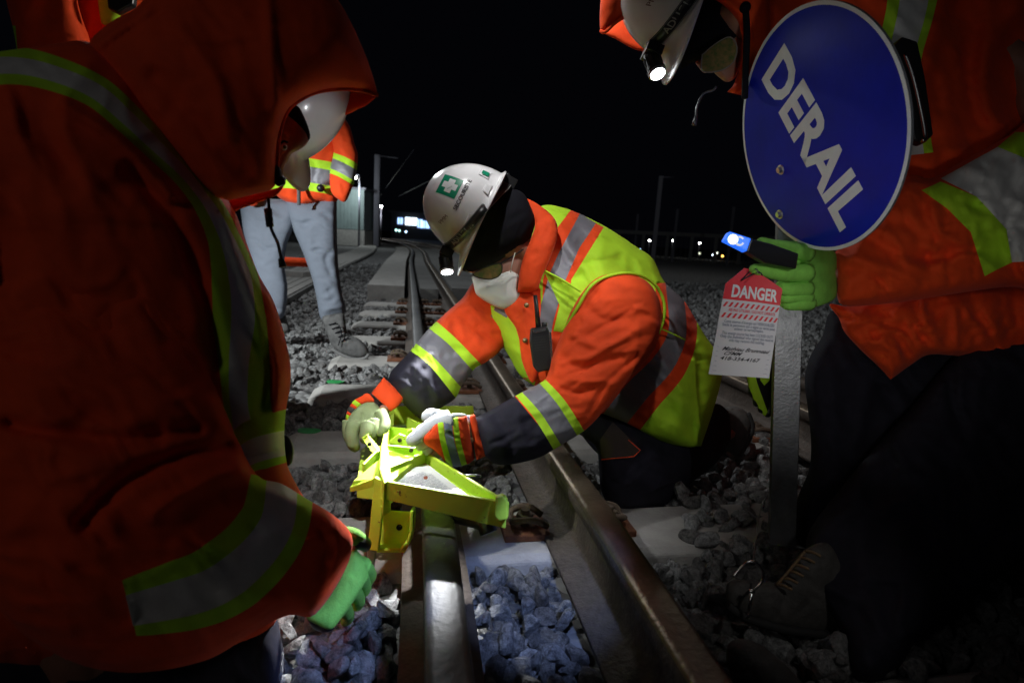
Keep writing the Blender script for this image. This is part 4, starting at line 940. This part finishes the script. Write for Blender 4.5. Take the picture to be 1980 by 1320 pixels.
# glove on the derail leg
gs = sheet([(664, 1022), (676, 1040), (690, 1062), (708, 1086), (711, 1108), (700, 1136), (680, 1168), (660, 1195), (640, 1216), (615, 1208), (592, 1190), (625, 1160), (650, 1120), (662, 1080), (664, 1050)], [(640, 1180, .97), (690, 1060, 1.03)], T=.032, k=.8, step=4, wr=[(60, .002, 10, 2)])
g = sheets('glove', [GREENG, BLACKP], W2, gs,
    fing([(662, 1036), (680, 1036), (696, 1044), (706, 1052)], [.017, .015, .0135, .012], [.99, 1.0, 1.03, 1.06]),
    fing([(700, 1092), (710, 1100), (716, 1112), (712, 1122)], [.016, .013, .012, .011], [1.02, 1.05, 1.09, 1.12]),
    fing([(694, 1112), (702, 1124), (706, 1136), (702, 1144)], [.016, .013, .012, .011], [1.01, 1.05, 1.09, 1.12]),
    fing([(680, 1138), (690, 1150), (694, 1162), (690, 1170)], [.015, .013, .012, .011], [1.01, 1.05, 1.09, 1.11]),
    fing([(662, 1165), (670, 1180), (674, 1192), (668, 1200)], [.014, .012, .011, .010], [1.0, 1.04, 1.08, 1.10]))
g['label'] = 'green knitted glove holding the derail leg'
m = MB(); m.tube(spl3([P(x, y, d) for x, y, d in [(686, 1050, 1.005), (699, 1051, 1.02), (708, 1055, 1.045)]], 4), [.011]*8+[.009], 12); m.build('fingertip_coating', [BLACKP], g, True)
m = MB(); pk = sheet([(592, 1192), (612, 1198), (640, 1210), (648, 1214), (632, 1222), (608, 1216)], .985, T=.02, step=4); o = sheets('palm_coating', [BLACKP], g, pk)
tr = sheet([(-250, 1180), (100, 1200), (400, 1200), (520, 1180), (545, 1240), (552, 1330), (540, 1450), (500, 1600), (200, 1700), (-250, 1700)], [(0, 1300, .98), (540, 1300, 1.02), (300, 1650, 1.0)], T=.14, k=.8, step=14, wr=[(80, .02, 70, 2.4)])
sheets('trousers', [NAVY], W2, tr)
bk = sheet([(548, 840), (560, 846), (568, 868), (564, 895), (552, 900), (545, 870)], 1.03, T=.02, step=4)
R2 = sheets('radio_pouch', [BLACKP], W2, bk)

# =================================================== the worker holding the sign on the right
W3 = empty('person', G(1750, 1300), 'bending worker in orange hood with lit headlamp, green glove on the sign post', 'person', 'rail crew in orange jackets')
skinbody(W3, [(P(1960, 560, 1.62), .09, None), (P(1900, 300, 1.60), .09, 0), (P(1780, 80, 1.50), .08, 1), (P(1600, -20, 1.42), .045, 2), (P(1460, 10, 1.34), .05, 3), (P(1400, 60, 1.30), .06, 4),
    (P(1980, 120, 1.45), .05, 2), (P(2060, 400, 1.38), .035, 6), (P(1720, 510, 1.31), .02, 7), (P(1605, 530, 1.28), .012, 8),
    (P(1880, 700, 1.60), .06, 0), (P(1720, 850, 1.5), .05, 10), (P(1650, 1060, 1.36), .03, 11), (P(1570, 1150, 1.2), .015, 12),
    (P(1980, 750, 1.60), .06, 0), (P(1900, 1000, 1.5), .05, 14), (P(1850, 1250, 1.5), .03, 15)], SKIN)
t3 = sheet([(1425, -120), (1440, 60), (1442, 180), (1470, 190), (1500, 300), (1560, 400), (1620, 470), (1700, 560), (1800, 640), (1980, 700), (2200, 700), (2400, 300), (2300, -250), (1800, -300)],
    [(1450, 50, 1.42), (1700, 300, 1.48), (2000, 200, 1.62), (1900, 600, 1.6)],
    [(band([(1790, -150), (1760, 20), (1740, 120), (1760, 300)], [110, 95, 80, 90]), 1), (band([(1792, -150), (1764, 20), (1744, 120), (1762, 300)], [60, 55, 45, 50]), 2)], T=.16, k=.7, step=12,
    folds=[([(1850, -50), (1800, 80), (1790, 180), (1850, 300)], .025, 20), ([(1960, 20), (1900, 130), (1930, 250)], .03, 24)], wr=[(60, .03, 70, 2.4), (20, .012, 34, 2.4)])
s3 = sheet([(1616, 486), (1640, 478), (1668, 440), (1700, 400), (1740, 352), (1766, 338), (1800, 345), (1850, 318), (1905, 288), (1960, 255), (2030, 200), (2150, 150), (2280, 250), (2300, 450), (2200, 560), (2050, 570), (1960, 555), (1900, 560), (1820, 572), (1740, 584), (1680, 590), (1640, 592), (1622, 585), (1617, 540)],
    [(1630, 530, 1.29), (1800, 450, 1.29), (1980, 380, 1.30), (2200, 350, 1.38)],
    [(poly((1782, 368), (1819, 351), (1888, 380), (1946, 443), (1958, 507), (1930, 520), (1904, 534), (1877, 449), (1831, 403)), 1),
     (poly((1819, 345), (1929, 284), (2040, 330), (2080, 500), (1957, 507), (1946, 443), (1888, 380)), 2),
     (poly((1929, 284), (1963, 255), (2060, 260), (2130, 340), (2140, 500), (2085, 505), (2040, 330)), 1)],
    T=.10, k=.8, step=7, folds=[([(1700, 420), (1760, 440), (1800, 520)], -.012, 12), ([(1650, 500), (1720, 520), (1790, 560)], .010, 12), ([(1680, 460), (1740, 490), (1840, 500)], -.010, 10)], wr=[(40, .018, 40, 2.2), (80, .009, 20, 2.)])
hm3 = sheet([(1604, 588), (1640, 592), (1700, 582), (1780, 568), (1860, 556), (1980, 548), (2200, 540), (2300, 700), (2200, 760), (2050, 735), (1980, 716), (1900, 694), (1850, 688), (1795, 686), (1762, 705), (1722, 734, 1), (1702, 712), (1660, 672), (1632, 640), (1622, 615)],
    [(1620, 610, 1.36), (1800, 640, 1.36), (2100, 650, 1.48)], T=.09, k=.7, step=6, folds=[([(1625, 600), (1700, 640), (1730, 730)], .010, 8), ([(1660, 640), (1700, 620), (1760, 640)], -.012, 9), ([(1680, 660), (1720, 670), (1740, 700)], .008, 7)], wr=[(50, .020, 30, 2.2), (120, .008, 14, 2)])
hd3 = sheet([(1161, 60), (1160, 20), (1166, -30), (1200, -110), (1300, -190), (1420, -190), (1480, -80), (1490, 60), (1482, 150), (1462, 188), (1430, 184), (1406, 178, 1), (1418, 165), (1434, 120), (1436, 80), (1424, 40), (1400, 12), (1370, -4), (1310, -10), (1252, -6), (1220, 24), (1190, 44), (1170, 62, 1)],
    [(1180, 20, 1.28), (1350, -100, 1.24), (1460, 100, 1.30)], T=.05, k=.8, step=5, folds=[([(1198, 34), (1205, 0), (1215, -60)], -.006, 5)], wr=[(60, .01, 30, 2.2)])
hd3b = sheet([(1163, 62), (1175, 50), (1230, 10), (1330, -20), (1340, 60), (1300, 90), (1240, 99), (1215, 90), (1190, 76)], 1.40, T=.012, k=.5, step=6)
HR = sheets('hood', [ORANGE], W3, hd3, hd3b)
m = MB(); m.tube(spl3([P(x, y, d) for x, y, d in [(1161, 60, 1.28), (1170, 62, 1.275), (1190, 44, 1.27), (1220, 24, 1.265), (1252, -6, 1.26), (1310, -12, 1.25)]], 5), .004, 8); m.build('hood_hem', [ORANGE], HR, True)
J3 = sheets('jacket', [ORANGE, LIME, TAPE_LIT], W3, t3, s3, hm3)
m = MB(); m.tube(spl3([P(x, y, 1.245) for x, y in [(1441, 12), (1444, 60), (1442, 130), (1440, 190)]], 4), .007, 8); m.ball(P(1441, 15, 1.24), .012); m.build('hood_binding', [BLACKF], HR, True)
m = MB(); m.tube(spl3([P(x, y, 1.25) for x, y in [(1385, 168), (1378, 175), (1360, 182), (1348, 205), (1346, 228)]], 4), .0025, 8); m.tube([P(1346, 226, 1.25), P(1342, 242, 1.25)], [.0035, .006], 8); m.build('drawcord', [STEEL], HR, True)
b3 = sheet([(1335, 60), (1350, 10), (1375, -10), (1405, 5), (1430, 40), (1437, 80), (1430, 110), (1412, 120), (1385, 130), (1345, 120), (1315, 130)], 1.33, T=.085, k=.9, step=6)
sheets('balaclava', [BLACKF], W3, b3)
f3 = sheet([(1345, 118), (1370, 100), (1395, 60), (1425, 52), (1436, 80), (1434, 120), (1420, 152), (1404, 159), (1388, 148), (1376, 138), (1362, 142), (1352, 132)], 1.32, T=.07, k=.9, step=4, folds=[([(1372, 118), (1392, 112)], -.006, 5)])
sheets('face', [SKIN], W3, f3)
m = MB(); fr3 = [P(x, y, 1.245) for x, y in [(1358, 106), (1385, 84), (1412, 72), (1425, 92), (1418, 120), (1395, 136), (1366, 140), (1356, 132)]]
m.prism(fr3, F_*.003, 1); m.tube(spl3(fr3+[fr3[0]], 3), .0016, 6); m.build('safety_glasses', [mat('clear_frame', (.25, .22, .18), .2), GLASS], W3, False)
H3, lp3 = helmet(W3, P(1330, 4, 1.27), hx(-.36, -.93, -.05), hx(-.93, .36, -.06), marks=False, beam=(P(1060, 740, 1.5), 6, 60))
def glb(*p): return fing(*p)
gr = sheet([(1505, 478), (1530, 466), (1555, 470), (1613, 486), (1618, 530), (1617, 573), (1595, 588), (1566, 595), (1530, 592), (1512, 588), (1510, 568), (1515, 548), (1525, 540), (1528, 503), (1510, 495)], [(1520, 530, 1.220), (1610, 530, 1.280)], T=.035, k=.7, step=4, folds=[([(1512, 548), (1540, 543)], -.008, 3), ([(1512, 574), (1548, 575)], -.006, 3)], wr=[(10, .002, 12, 2)])
g = sheets('glove', [GREENG], W3, gr,
    fing([(1560, 490), (1520, 480), (1490, 474), (1472, 468)], [.021, .016, .0125, .010], [1.230, 1.190, 1.155, 1.140]),
    fing([(1560, 528), (1520, 528), (1484, 524), (1458, 520)], [.021, .018, .0145, .010], [1.220, 1.185, 1.155, 1.140]),
    fing([(1560, 558), (1530, 560), (1514, 558), (1510, 552)], [.019, .016, .014, .012], [1.230, 1.200, 1.195, 1.210]),
    fing([(1560, 574), (1532, 574), (1516, 574), (1510, 568)], [.018, .015, .013, .012], [1.240, 1.210, 1.205, 1.220]),
    fing([(1565, 586), (1540, 588), (1522, 588), (1514, 582)], [.017, .014, .012, .011], [1.250, 1.220, 1.215, 1.230]))
g['label'] = 'green knitted glove gripping the sign post'
g2 = sheet([(1440, 700), (1446, 660), (1470, 630), (1500, 640), (1502, 700), (1494, 760), (1484, 806), (1462, 782), (1448, 750)], 1.50, [(poly((1440, 690), (1450, 680), (1464, 740), (1486, 800), (1476, 806), (1450, 770)), 1), (poly((1474, 640), (1494, 640), (1488, 735), (1478, 745), (1470, 735)), 1)], T=.03, k=.8, step=4)
g = sheets('glove', [BLACKP, LIME], W3, g2,
    fing([(1490, 770), (1488, 790), (1484, 800)], [.014, .012, .010], [1.50]*3), fing([(1478, 770), (1476, 785), (1472, 792)], [.014, .012, .010], [1.50]*3),
    fing([(1466, 750), (1464, 770), (1463, 780)], [.014, .012, .010], [1.50]*3), fing([(1456, 735), (1455, 752), (1456, 762)], [.013, .011, .010], [1.50]*3), fing([(1452, 690), (1444, 705), (1446, 718)], [.013, .011, .010], [1.49]*3))
g['label'] = 'black palmed lime glove behind the tag'
l3 = sheet([(1612, 600), (1590, 650), (1566, 690), (1556, 735), (1562, 790), (1568, 850), (1565, 905), (1545, 955), (1530, 1010), (1545, 1050), (1580, 1085), (1640, 1100), (1700, 1060), (1760, 1000), (1880, 980), (1935, 930), (1936, 860), (1925, 820), (2000, 760), (2000, 640), (1800, 600)],
    [(1620, 700, 1.50), (1600, 950, 1.50), (1900, 800, 1.55)], T=.10, k=.8, step=9, wr=[(60, .018, 44, 2.4)])
l4 = sheet([(1620, 950), (1560, 1040), (1570, 1130), (1620, 1210), (1640, 1300), (1690, 1330), (1740, 1290), (1770, 1240), (1840, 1190), (1950, 1100), (2100, 1000), (2200, 700), (1900, 660), (1750, 800)],
    [(1620, 1100, 1.25), (1700, 1280, 1.05), (2000, 800, 1.42)], T=.10, k=.8, step=10, wr=[(60, .018, 44, 2.4)])
sheets('trousers', [NAVY], W3, l3, l4)
b5 = sheet([(1403, 1150), (1406, 1130), (1418, 1120), (1450, 1121), (1500, 1124), (1526, 1096), (1556, 1062), (1600, 1050), (1640, 1100), (1655, 1160), (1650, 1200), (1600, 1225), (1540, 1222), (1480, 1208), (1430, 1190), (1408, 1170)], [(1420, 1150, 1.165), (1620, 1160, 1.20)], T=.045, k=.8, step=6, wr=[(20, .005, 18, 2)], folds=[([(1500, 1125), (1515, 1160), (1500, 1205)], -.004, 5)])
BO = sheets('boot', [BOOT], W3, b5)
m = MB(); m.tube(spl3([P(x, y, d) for x, y, d in [(1408, 1170, 1.145), (1440, 1192, 1.135), (1480, 1206, 1.13), (1530, 1218, 1.13), (1600, 1226, 1.14)]], 4), .009, 6); m.build('boot_sole', [mat('boot_rubber', (.02, .02, .02), .8)], BO, True)
LACE = mat('brown_lace', (.20, .13, .07), .8)
m = MB()
for i in range(6):
    m.tube(spl3([P(1502+i*11, 1130-i*13, 1.15), P(1516+i*11, 1132-i*13, 1.135), P(1532+i*11, 1140-i*13, 1.125)], 3), .0028, 6)
m.tube(spl3([P(1502, 1130, 1.15), P(1530, 1098, 1.145), P(1557, 1065, 1.15)], 5), .0028, 6)
m.build('laces', [LACE], BO, True)
b6 = sheet([(1404, 1262), (1412, 1240), (1436, 1234), (1470, 1245), (1520, 1285), (1560, 1330), (1600, 1380), (1560, 1420), (1480, 1420), (1430, 1350), (1408, 1290)], [(1430, 1260, 1.00), (1560, 1380, .96)], T=.05, k=.8, step=7, wr=[(40, .005, 18, 2)])
sheets('boot', [BOOT], W3, b6)
# phone holder on his chest
PH = empty('phone', P(1765, 170, 1.26), 'black phone with silver edge on a chest behind the blue sign', 'phone')
m = MB(); obox(m, [(1728, 90), (1745, 70), (1775, 80), (1790, 150), (1806, 260), (1790, 276), (1768, 270)], 1.27, .03); m.build('case', [BLACKP], PH, False, .004)
m = MB(); m.tube(spl3([P(x, y, 1.262) for x, y in [(1750, 105), (1763, 140), (1776, 190), (1789, 262), (1782, 272)]], 4), .005, 8); m.build('silver_edge', [mat('chrome_trim', (.6, .6, .6), .25, metal=1)], PH, True)

# =================================================== the standing worker in jeans
W4 = empty('person', G(650, 690), 'standing worker in grey jeans and orange jacket, one boot on the ties behind', 'person', 'rail crew in orange jackets')
skinbody(W4, [(P(585, 365, 3.46), .05, None), (P(575, 330, 3.42), .07, 0), (P(575, 250, 3.42), .08, 1), (P(580, 205, 3.42), .05, 2), (P(583, 175, 3.40), .075, 3), (P(584, 152, 3.40), .07, 4),
    (P(645, 245, 3.42), .05, 2), (P(668, 310, 3.38), .04, 6), (P(656, 380, 3.32), .02, 7),
    (P(510, 245, 3.42), .05, 2), (P(488, 310, 3.38), .04, 9), (P(485, 385, 3.32), .03, 10),
    (P(612, 440, 3.42), .05, 0), (P(628, 540, 3.42), .05, 12), (P(645, 620, 3.42), .035, 13), (P(670, 665, 3.35), .02, 14),
    (P(535, 430, 3.52), .035, 0), (P(520, 540, 3.55), .05, 16), (P(525, 625, 3.6), .035, 17)], SKIN)
t4 = sheet([(505, 250), (530, 222), (560, 208), (600, 208), (640, 222), (660, 260), (662, 340), (650, 392), (620, 392), (580, 398), (545, 386), (522, 368), (500, 380), (498, 310)], 3.42,
    [(band([(490, 340), (560, 333), (670, 350)], 62), 1), (band([(490, 340), (560, 333), (670, 350)], 30), 2)], T=.16, k=.9, step=5, folds=[([(577, 215), (577, 396)], -.012, 3)], wr=[(90, .02, 18, 2.4)])
a4 = sheet([(640, 228), (660, 224), (676, 245), (686, 280), (692, 300), (688, 340), (680, 366), (668, 390), (655, 386), (640, 370), (638, 330), (645, 290), (636, 255)], 3.30,
    [(band([(630, 312), (660, 322), (700, 345)], 40), 1), (band([(630, 312), (660, 324), (700, 347)], 20), 2)], T=.07, k=.9, step=4, wr=[(30, .016, 14, 2.)])
a4b = sheet([(505, 232), (490, 245), (478, 285), (474, 340), (480, 395), (498, 395), (506, 340), (510, 290)], 3.36, T=.06, k=.9, step=5)
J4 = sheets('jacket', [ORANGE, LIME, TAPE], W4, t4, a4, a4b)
m = MB(); m.tube([P(577, 215, 3.25), P(577, 300, 3.255), P(578, 396, 3.25)], .011, 8); m.build('zip', [mat('zip_grey', (.12, .12, .12), .6)], J4, True)
m = MB(); m.cyl(P(620, 364, 3.275), P(620, 364, 3.262), .022, seg=20); m.build('badge', [BLACKP], J4, True)
j4 = sheet([(555, 385), (600, 390), (646, 380), (651, 420), (652, 470), (655, 520), (662, 570), (669, 603), (650, 612), (622, 618), (612, 575), (604, 540), (592, 505), (578, 470), (566, 440)], 3.42, T=.09, k=.95, step=4, folds=[([(650, 480), (630, 500), (640, 530)], -.015, 5), ([(640, 560), (615, 575)], -.012, 4), ([(618, 602), (645, 596), (668, 592)], .02, 4)], wr=[(8, .020, 16, 3.4)])
j4b = sheet([(470, 380), (530, 385), (575, 390), (572, 430), (556, 470), (550, 510), (556, 560), (548, 612), (520, 618), (500, 600), (492, 540), (478, 480), (468, 430)], 3.47, T=.09, k=.95, step=5, wr=[(8, .020, 16, 3.4)])
sheets('jeans', [DENIM], W4, j4, j4b)
bt4 = sheet([(624, 612), (648, 606), (664, 606), (668, 625), (674, 645), (694, 655), (708, 668), (713, 682), (704, 691), (684, 692), (660, 684), (644, 672), (634, 650), (627, 630)], 3.38, T=.05, k=.9, step=3, wr=[(40, .006, 9, 2)])
BB = sheets('boot', [BOOTG], W4, bt4)
m = MB(); m.tube(spl3([P(x, y, 3.34) for x, y in [(642, 674), (664, 687), (686, 694), (706, 692), (713, 684)]], 4), .010, 6); m.build('boot_sole', [mat('grey_rubber', (.16, .16, .16), .8)], BB, True)
m = MB()
for i in range(5): m.tube([P(636+i*6, 628+i*8, 3.335), P(650+i*6, 624+i*7, 3.33)], .0035, 5)
m.tube(spl3([P(x, y, 3.32) for x, y in [(655, 628), (660, 645), (654, 668)]], 4), .003, 5); m.build('laces', [BLACKF], BB, True)
bt5 = sheet([(500, 606), (548, 604), (556, 622), (560, 638), (548, 645), (505, 640)], 3.55, T=.05, k=.9, step=4); sheets('boot', [BOOTG], W4, bt5)
H4, _ = helmet(W4, P(584, 160, 3.4), hx(.2, -.1, -.9), hx(0, 1, -.1), marks=False, strap=False, lamp=False)

# =================================================== the worker behind, top left
W5 = empty('person', G(150, 900), 'worker standing behind at the top left, only a shadowed orange sleeve in view', 'person', 'rail crew in orange jackets')
skinbody(W5, [(P(150, 330, 1.75), .09, None), (P(150, 150, 1.72), .10, 0), (P(150, -60, 1.7), .10, 1), (P(150, -230, 1.7), .05, 2), (P(150, -320, 1.7), .08, 3), (P(150, -370, 1.7), .08, 4),
    (P(110, 600, 1.85), .06, 0), (P(120, 850, 2.0), .05, 6), (P(200, 600, 1.85), .06, 0), (P(210, 850, 2.0), .05, 8)], SKIN)
t5 = sheet([(120, -400), (200, -380), (300, -300), (330, -100), (320, 100), (310, 300), (250, 340), (80, 340), (60, 200), (120, 100)], 1.72, T=.15, k=.8, step=12, wr=[(80, .02, 50, 2.4)])
s5 = sheet([(-10, -300), (40, -380), (110, -380), (150, -200), (148, -60), (150, 0), (160, 40), (175, 85), (165, 120), (110, 150), (40, 150), (32, 95), (26, 60), (14, 10), (-10, -100)], 1.55, [(poly((18, 50), (30, 50), (36, 120), (28, 120)), 1)], T=.08, k=.9, step=8, folds=[([(150, 0), (160, 40), (172, 85)], .01, 6)], wr=[(80, .014, 40, 2.4)])
sheets('jacket', [ORANGE, LIME], W5, t5, s5)
tr5 = sheet([(60, 300), (330, 300), (320, 700), (300, 900), (90, 900), (70, 600)], 1.85, T=.1, k=.8, step=20); sheets('trousers', [NAVY], W5, tr5)
vv = sheet([(190, -60), (245, -60), (240, 15), (222, 45), (196, 45)], 1.60, T=.02, step=8); sheets('vest', [LIME], W5, vv)
PH2 = MB(); obox(PH2, [(200, -60), (262, -70), (256, 8), (226, 24), (208, 16)], 1.52, .02); o = PH2.build('case', [BLACKP], None, False, .004); o.name = 'tablet'; tag(o, 'dark glassy device held by the worker behind, at the top left edge', 'tablet')
# =================================================== far background
def down(px, py, d): p = P(px, py, d); return p, Vector((p.x, p.y, Z0))
GALV = mat('far_galvanised', (.13, .13, .16), .6, metal=.3)
def street_lamp(px, py, d, label, arm=(0, 0), r=.045, e=60, col=(1, .97, .9), pr=.035):
    p, q = down(px, py, d); root = empty('street_lamp', q, label, 'street lamp', 'lamps along the yard')
    a = p + IX*arm[0]
    m = MB(); m.tube([Vector((a.x, a.y, Z0)), Vector((a.x, a.y, p.z+.12))], [pr*1.3, pr], 10)
    if arm[0]: m.tube([Vector((a.x, a.y, p.z+.1)), p+Vector((0, 0, .1))], pr*.6, 8)
    m.build('pole', [GALV], root, True)
    m = MB(); m.ball(p, r); m.build('lamp', [mat('street_glow_%d' % e, col, .4, emit=(*col, e))], root, True)
    return p
L1 = street_lamp(687, 343, 24, 'street lamp by the teal cabin, beside the standing worker sleeve', arm=(.18, 0), r=.055)
L2 = street_lamp(737, 399, 40, 'street lamp just right of the tall catenary pole', r=.085)
point('street_lamp_light', L1-Vector((-.1, .35, .4)), 75, (.9, 1, 1), .05); point('street_lamp_light', L2-Vector((0, .5, .5)), 60, (.95, .97, 1), .08)
for i, (x, y, c, l) in enumerate([(1256, 465, (1, 1, .92), 'left'), (1301, 465, (1, 1, .92), 'middle'), (1353, 470, (1, 1, .9), 'right')]):
    street_lamp(x, y, 45, f'{l}most bright lamp of the three behind the right hand fence' if l != 'middle' else 'middle bright lamp of the three behind the right hand fence', r=.07, e=25, col=c, pr=.04)
for x, y, c, e, l in [(1379, 493, (.7, .85, 1), 7, 'small bluish lamp far beyond the fence, left of the orange one'), (1386, 489, (.9, 1, .8), 3, 'small pale lamp far beyond the fence beside the bluish one'), (1397, 495, (1, .45, .08), 6, 'small orange lamp far beyond the fence'),
                   (1353, 490, (.9, 1, .7), 1.5, 'faint lamp below the rightmost bright lamp'), (1243, 477, (.7, .95, .9), 2, 'faint greenish lamp left of the bright lamps'), (1238, 482, (.4, .6, .9), 1.5, 'faint blue lamp left of the bright lamps'), (722, 429, (1, .85, .7), 4, 'small warm lamp left of the catenary pole foot')]:
    p = P(x, y, 44); m = MB(); m.ball(p, .075); m.tube([p, Vector((p.x, p.y, Z0))], .02, 6, 1)
    o = m.build('distant_lamp', [mat('far_glow_%d_%d' % (x, y), c, .4, emit=(*c, e)), GALV], None, True); tag(o, l, 'lamp', 'distant lamps')
# catenary poles
def pole(px, py, d, w, label, arm=None, top=None):
    p, q = down(px, py, d); t = p
    root = empty('catenary_pole', q, label, 'pole', 'poles along the tracks'); m = MB()
    m.box((q+t)/2, w, .02, (t-q).length); m.box((q+t)/2+Vector((0, .1, 0)), w, .02, (t-q).length); m.box((q+t)/2+Vector((0, .05, 0)), .02, .08, (t-q).length); m.build('mast', [GALV], root, False)
    if arm: m = MB(); m.tube([t-Vector((0, 0, .05)), P(arm[0], arm[1], d)], .022, 8); m.build('arm', [GALV], root, True)
    return t
pole(729.5, 299, 26, .24, 'tall steel catenary pole left of the lit building', (770, 306))
pole(1279, 340, 24, .16, 'tall pale pole with a short arm behind the kneeling worker', (1303, 343))
pole(1311, 404, 30, .10, 'thin dark pole right of the tall pale pole')
pole(1420, 400, 30, .12, 'thin pale pole above the blue torch')
pole(1234, 414, 34, .10, 'thin faint pole left of the tall pale pole')
WIRE = mat('wire', (.03, .03, .04), .6)
for (a, b_, l) in [((745, 365), (800, 290), 'upper thin overhead wire right of the catenary pole'), ((770, 380), (830, 350), 'lower thin overhead wire right of the catenary pole')]:
    m = MB(); m.tube([P(*a, 25), P(*b_, 14)], .005, 5); tag(m.build('overhead_wire', [WIRE], None), l, 'wire')
# teal cabin
TEAL = mat('teal_cladding', (.23, .30, .30), .6, var=.25, vscale=2)
TC = empty('cabin', down(675, 460, 25)[1], 'teal clad trackside cabin under a street lamp', 'cabin')
a = P(652, 364, 25); b_ = P(704, 367, 25); z1 = a.z
m = MB(); x0, x1, y0 = a.x-1.0, b_.x, a.y; m.box(((x0+x1)/2, y0+1.5, z1/2+.35), x1-x0, 3, z1-.7)
for k in range(14): xx = x0+(x1-x0)*(k+.5)/14; m.box((xx, y0-.012, z1/2+.35), .03, .03, z1-.72)
m.build('wall', [TEAL], TC); m = MB(); m.box(((x0+x1)/2, y0+1.5, .33), x1-x0+.1, 3.1, .70); m.build('base', [CONC], TC)
m = MB(); m.box(((x0+x1)/2, y0+1.5, z1+.04), x1-x0+.2, 3.2, .08); m.build('roof', [GALV], TC)
# lit building
BL = empty('station_building', down(790, 455, 60)[1], 'low building with bright blue white windows at the end of the track', 'building')
WALLF = mat('far_wall', (.12, .12, .13), .9)
a = P(757, 410, 60); b_ = P(870, 425, 60)
m = MB(); m.box(((a.x+b_.x)/2, a.y+4, (a.z+Z0)/2), b_.x-a.x, 8, a.z-Z0); m.build('wall', [WALLF], BL)
m = MB(); m.box(((a.x+b_.x)/2, a.y+4, a.z+.08), b_.x-a.x+.6, 8.6, .15); m.build('roof', [GALV], BL)
GLOW = mat('window_glow', (.5, .65, 1), .5, emit=(.35, .55, 1, 1.6)); GLOW2 = mat('window_bright', (.8, .9, 1), .5, emit=(.72, .88, 1, 3.2))
for i, (x, y, w, h, gm_) in enumerate([(773, 427, 10, 12, GLOW), (794, 428, 22, 14, GLOW2), (811, 432, 9, 16, GLOW), (822, 434, 16, 14, GLOW), (838, 436, 10, 14, GLOW)]):
    p = P(x, y, 59.9); s_ = 60/FPX; m = MB(); m.box((p.x, a.y-.04, p.z), w*s_, .06, h*s_); f = m.build('window', [gm_], BL)
    m = MB(); m.box((p.x, a.y-.09, p.z), .05, .05, h*s_); m.build('mullion', [WALLF], f)
for x, y, c, l in [(766, 445, (.4, .8, .75), 'leftmost small teal light below the lit building'), (772, 446, (.35, .6, .55), 'second small teal light below the lit building'), (785, 448, (.45, .7, 1), 'brightest small blue light below the lit building')]:
    p = P(x, y, 50); m = MB(); m.ball(p, .09); m.tube([p, Vector((p.x, p.y, Z0))], .03, 6, 1); o = m.build('signal_lamp', [mat('sig_%d' % x, c, .4, emit=(*c, 4)), GALV], None, True); tag(o, l, 'lamp', 'small lights below the building')
# fence with posts and top rail on the right
FN = empty('boundary_fence', P(1320, 520, 34), 'pale posts and top rail of the boundary fence on the right', 'fence')
m = MB(); pa_ = P(1130, 445, 34); pb2 = P(1700, 470, 34); m.box((pa_+pb2)/2, (pb2-pa_).length, .25, .22, (pb2-pa_).normalized()); m.build('top_rail', [mat('fence_concrete', (.14, .14, .14), .9)], FN)
for k in range(10):
    p = P(1198+k*47-(k > 4)*0, 452+k*2, 34); m = MB(); m.box((p.x, p.y, (p.z+Z0)/2), .16, .16, p.z-Z0); m.build('fence_post', [MATS['fence_concrete']], FN)
m = MB()
for k in range(60):
    x = pa_.x+(pb2.x-pa_.x)*k/60; m.box((x, pa_.y+.02, .75), .02, .02, 1.6)
m.build('mesh_panel', [mat('fence_wire', (.05, .05, .05), .7)], FN)
# odds and ends by the far track
m = MB(); m.tube([P(500, 503, 5.6), P(600, 508, 5.6)], .045, 10); tag(m.build('barrier_pipe', [ORANGE], None, True), 'orange pipe lying on blocks between the standing worker legs', 'pipe')
m = MB(); p = G(562, 528, .08); m.box((p.x, p.y+.1, .04), .42, .3, .14, (1, -.1, 0), (.1, 1, 0)); tag(m.build('concrete_block', [CONC], None, False, .01), 'concrete block on the ballast behind the standing worker knee', 'block')
